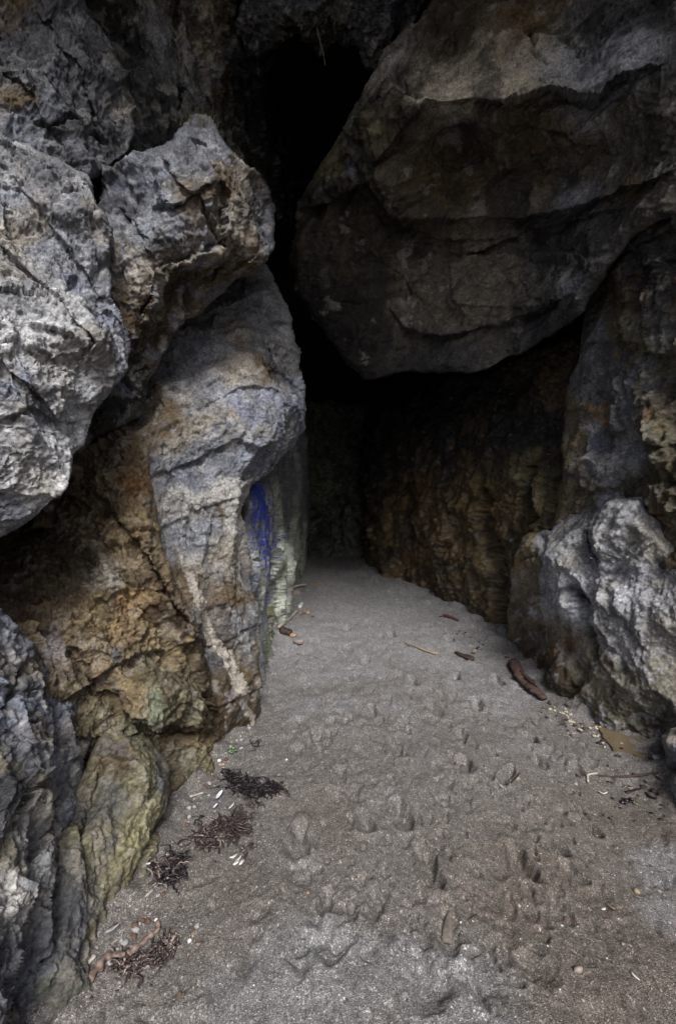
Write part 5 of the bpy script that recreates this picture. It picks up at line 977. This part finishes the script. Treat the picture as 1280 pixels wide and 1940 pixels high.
# muddy puddle at the foot of the pale outcrop
def puddle():
    m, t, b = new_mat('muddy_water'); b.inputs['Base Color'].default_value = (.16, .125, .075, 1); b.inputs['Roughness'].default_value = .16; b.inputs['Specular IOR Level'].default_value = .5
    n = node(t, 'ShaderNodeTexNoise'); n.inputs['Scale'].default_value = 14; bp = node(t, 'ShaderNodeBump'); bp.inputs['Strength'].default_value = .12; bp.inputs['Distance'].default_value = .01
    co = node(t, 'ShaderNodeTexCoord'); t.links.new(co.outputs['Object'], n.inputs['Vector']); t.links.new(n.outputs[0], bp.inputs['Height']); t.links.new(bp.outputs[0], b.inputs['Normal'])
    out = [(1125, 1374), (1138, 1388), (1150, 1412), (1168, 1424), (1200, 1432), (1225, 1440), (1246, 1442), (1252, 1425), (1240, 1405), (1200, 1392), (1170, 1378), (1140, 1370)]
    pts = [at(a, b_) for a, b_ in out]; z = sorted(p.z for p in pts)[4] + .006
    bm = bmesh.new(); ring = smooth_pts(pts + pts[:1], 4)[:-1]
    top = [bm.verts.new((p.x + RN.uniform(-.01, .01), p.y + RN.uniform(-.015, .015), z)) for p in ring]; bot = [bm.verts.new((v.co.x, v.co.y, z - .04)) for v in top]
    bm.faces.new(top); bm.faces.new(bot[::-1])
    for k in range(len(top)): j = (k + 1) % len(top); bm.faces.new((top[j], top[k], bot[k], bot[j]))
    bmesh.ops.recalc_face_normals(bm, faces=bm.faces)
    tag(bm_obj('puddle', bm, m, smooth=False), kind='structure')
puddle()
# grass and moss on the ledge, roots under the roof
bpy.context.view_layer.update()
def hit(oname, px, py, default):
    o = bpy.data.objects[oname]; dr = Vector(((px - CX) / FPX, 1, -(py - CY) / FPX)).normalized()
    ok, loc, nor, _ = o.ray_cast(Vector((0, 0, CH)), dr)
    return loc if ok else Vector(unproj(px, py, default))
root = bpy.data.objects.new('grass_tuft', None); COL.objects.link(root); gp = hit('ledge_boulder', 388, 242, 3.3); root.location = gp
tag(root, 'tuft of yellowish grass growing on top of the brown angular boulder', 'grass')
bm = bmesh.new()
for _ in range(130):
    a = RN.uniform(0, 6.28); o = Vector((RN.gauss(-.02, .055), RN.gauss(.03, .04), RN.uniform(-.03, .01))); h = RN.uniform(.05, .14); l = RN.uniform(.01, .08)
    add_ribbon(bm, smooth_pts([o, o + Vector((math.cos(a) * l * .3, math.sin(a) * l * .3, h * .6)), o + Vector((math.cos(a) * l, math.sin(a) * l, h))], 3), lambda t: .005 * (1 - .9 * t), .0006, .4)
bm_obj('blades', bm, M_GRASS, root)
bm = bmesh.new(); mp = hit('ledge_boulder', 356, 240, 3.35)
for _ in range(700):
    d = Vector((RN.gauss(0, 1), RN.gauss(0, 1), RN.gauss(0, 1))).normalized(); c = mp + Vector((-.03, .10, .05)) + Vector((d.x * .085, d.y * .07, d.z * .10)) * RN.uniform(.5, 1.0)
    add_chip(bm, c, .016, .009, RN.uniform(0, 6), .001, .3, 1.2)
tag(bm_obj('moss_cushion', bm, M_MOSS), 'dark green moss cushion behind the grass tuft on the boulder', 'moss')
bm = bmesh.new(); rd = 5.35
pth = smooth_pts([Vector(unproj(a, b, rd)) for a, b in ((599, -20), (601, 10), (603, 30), (601, 55), (606, 78), (612, 100), (616, 124))], 5)
add_tube(bm, pth, lambda t: .014 * (1 - .75 * t), 6, .1)
HR = tag(bm_obj('hanging_root', bm, M_ROOT), 'pale thin root dangling from the roof into the black cleft', 'root')
bm = bmesh.new()
for _ in range(70):
    a = RN.uniform(572, 640); b = RN.uniform(-5, 45); q = Vector(unproj(a, b, rd - .02)); L = RN.uniform(.04, .22); pts = [q]
    for i in range(4): q = q + Vector((RN.gauss(0, .02), RN.gauss(0, .02), -L / 4)); pts.append(q)
    add_tube(bm, pts, lambda t: .004 * (1 - .7 * t), 4, 0)
tag(bm_obj('root_fringe', bm, M_ROOT), 'fringe of fine pale rootlets hanging along the roof edge', 'root')
print('objects done', time.time() - T0)
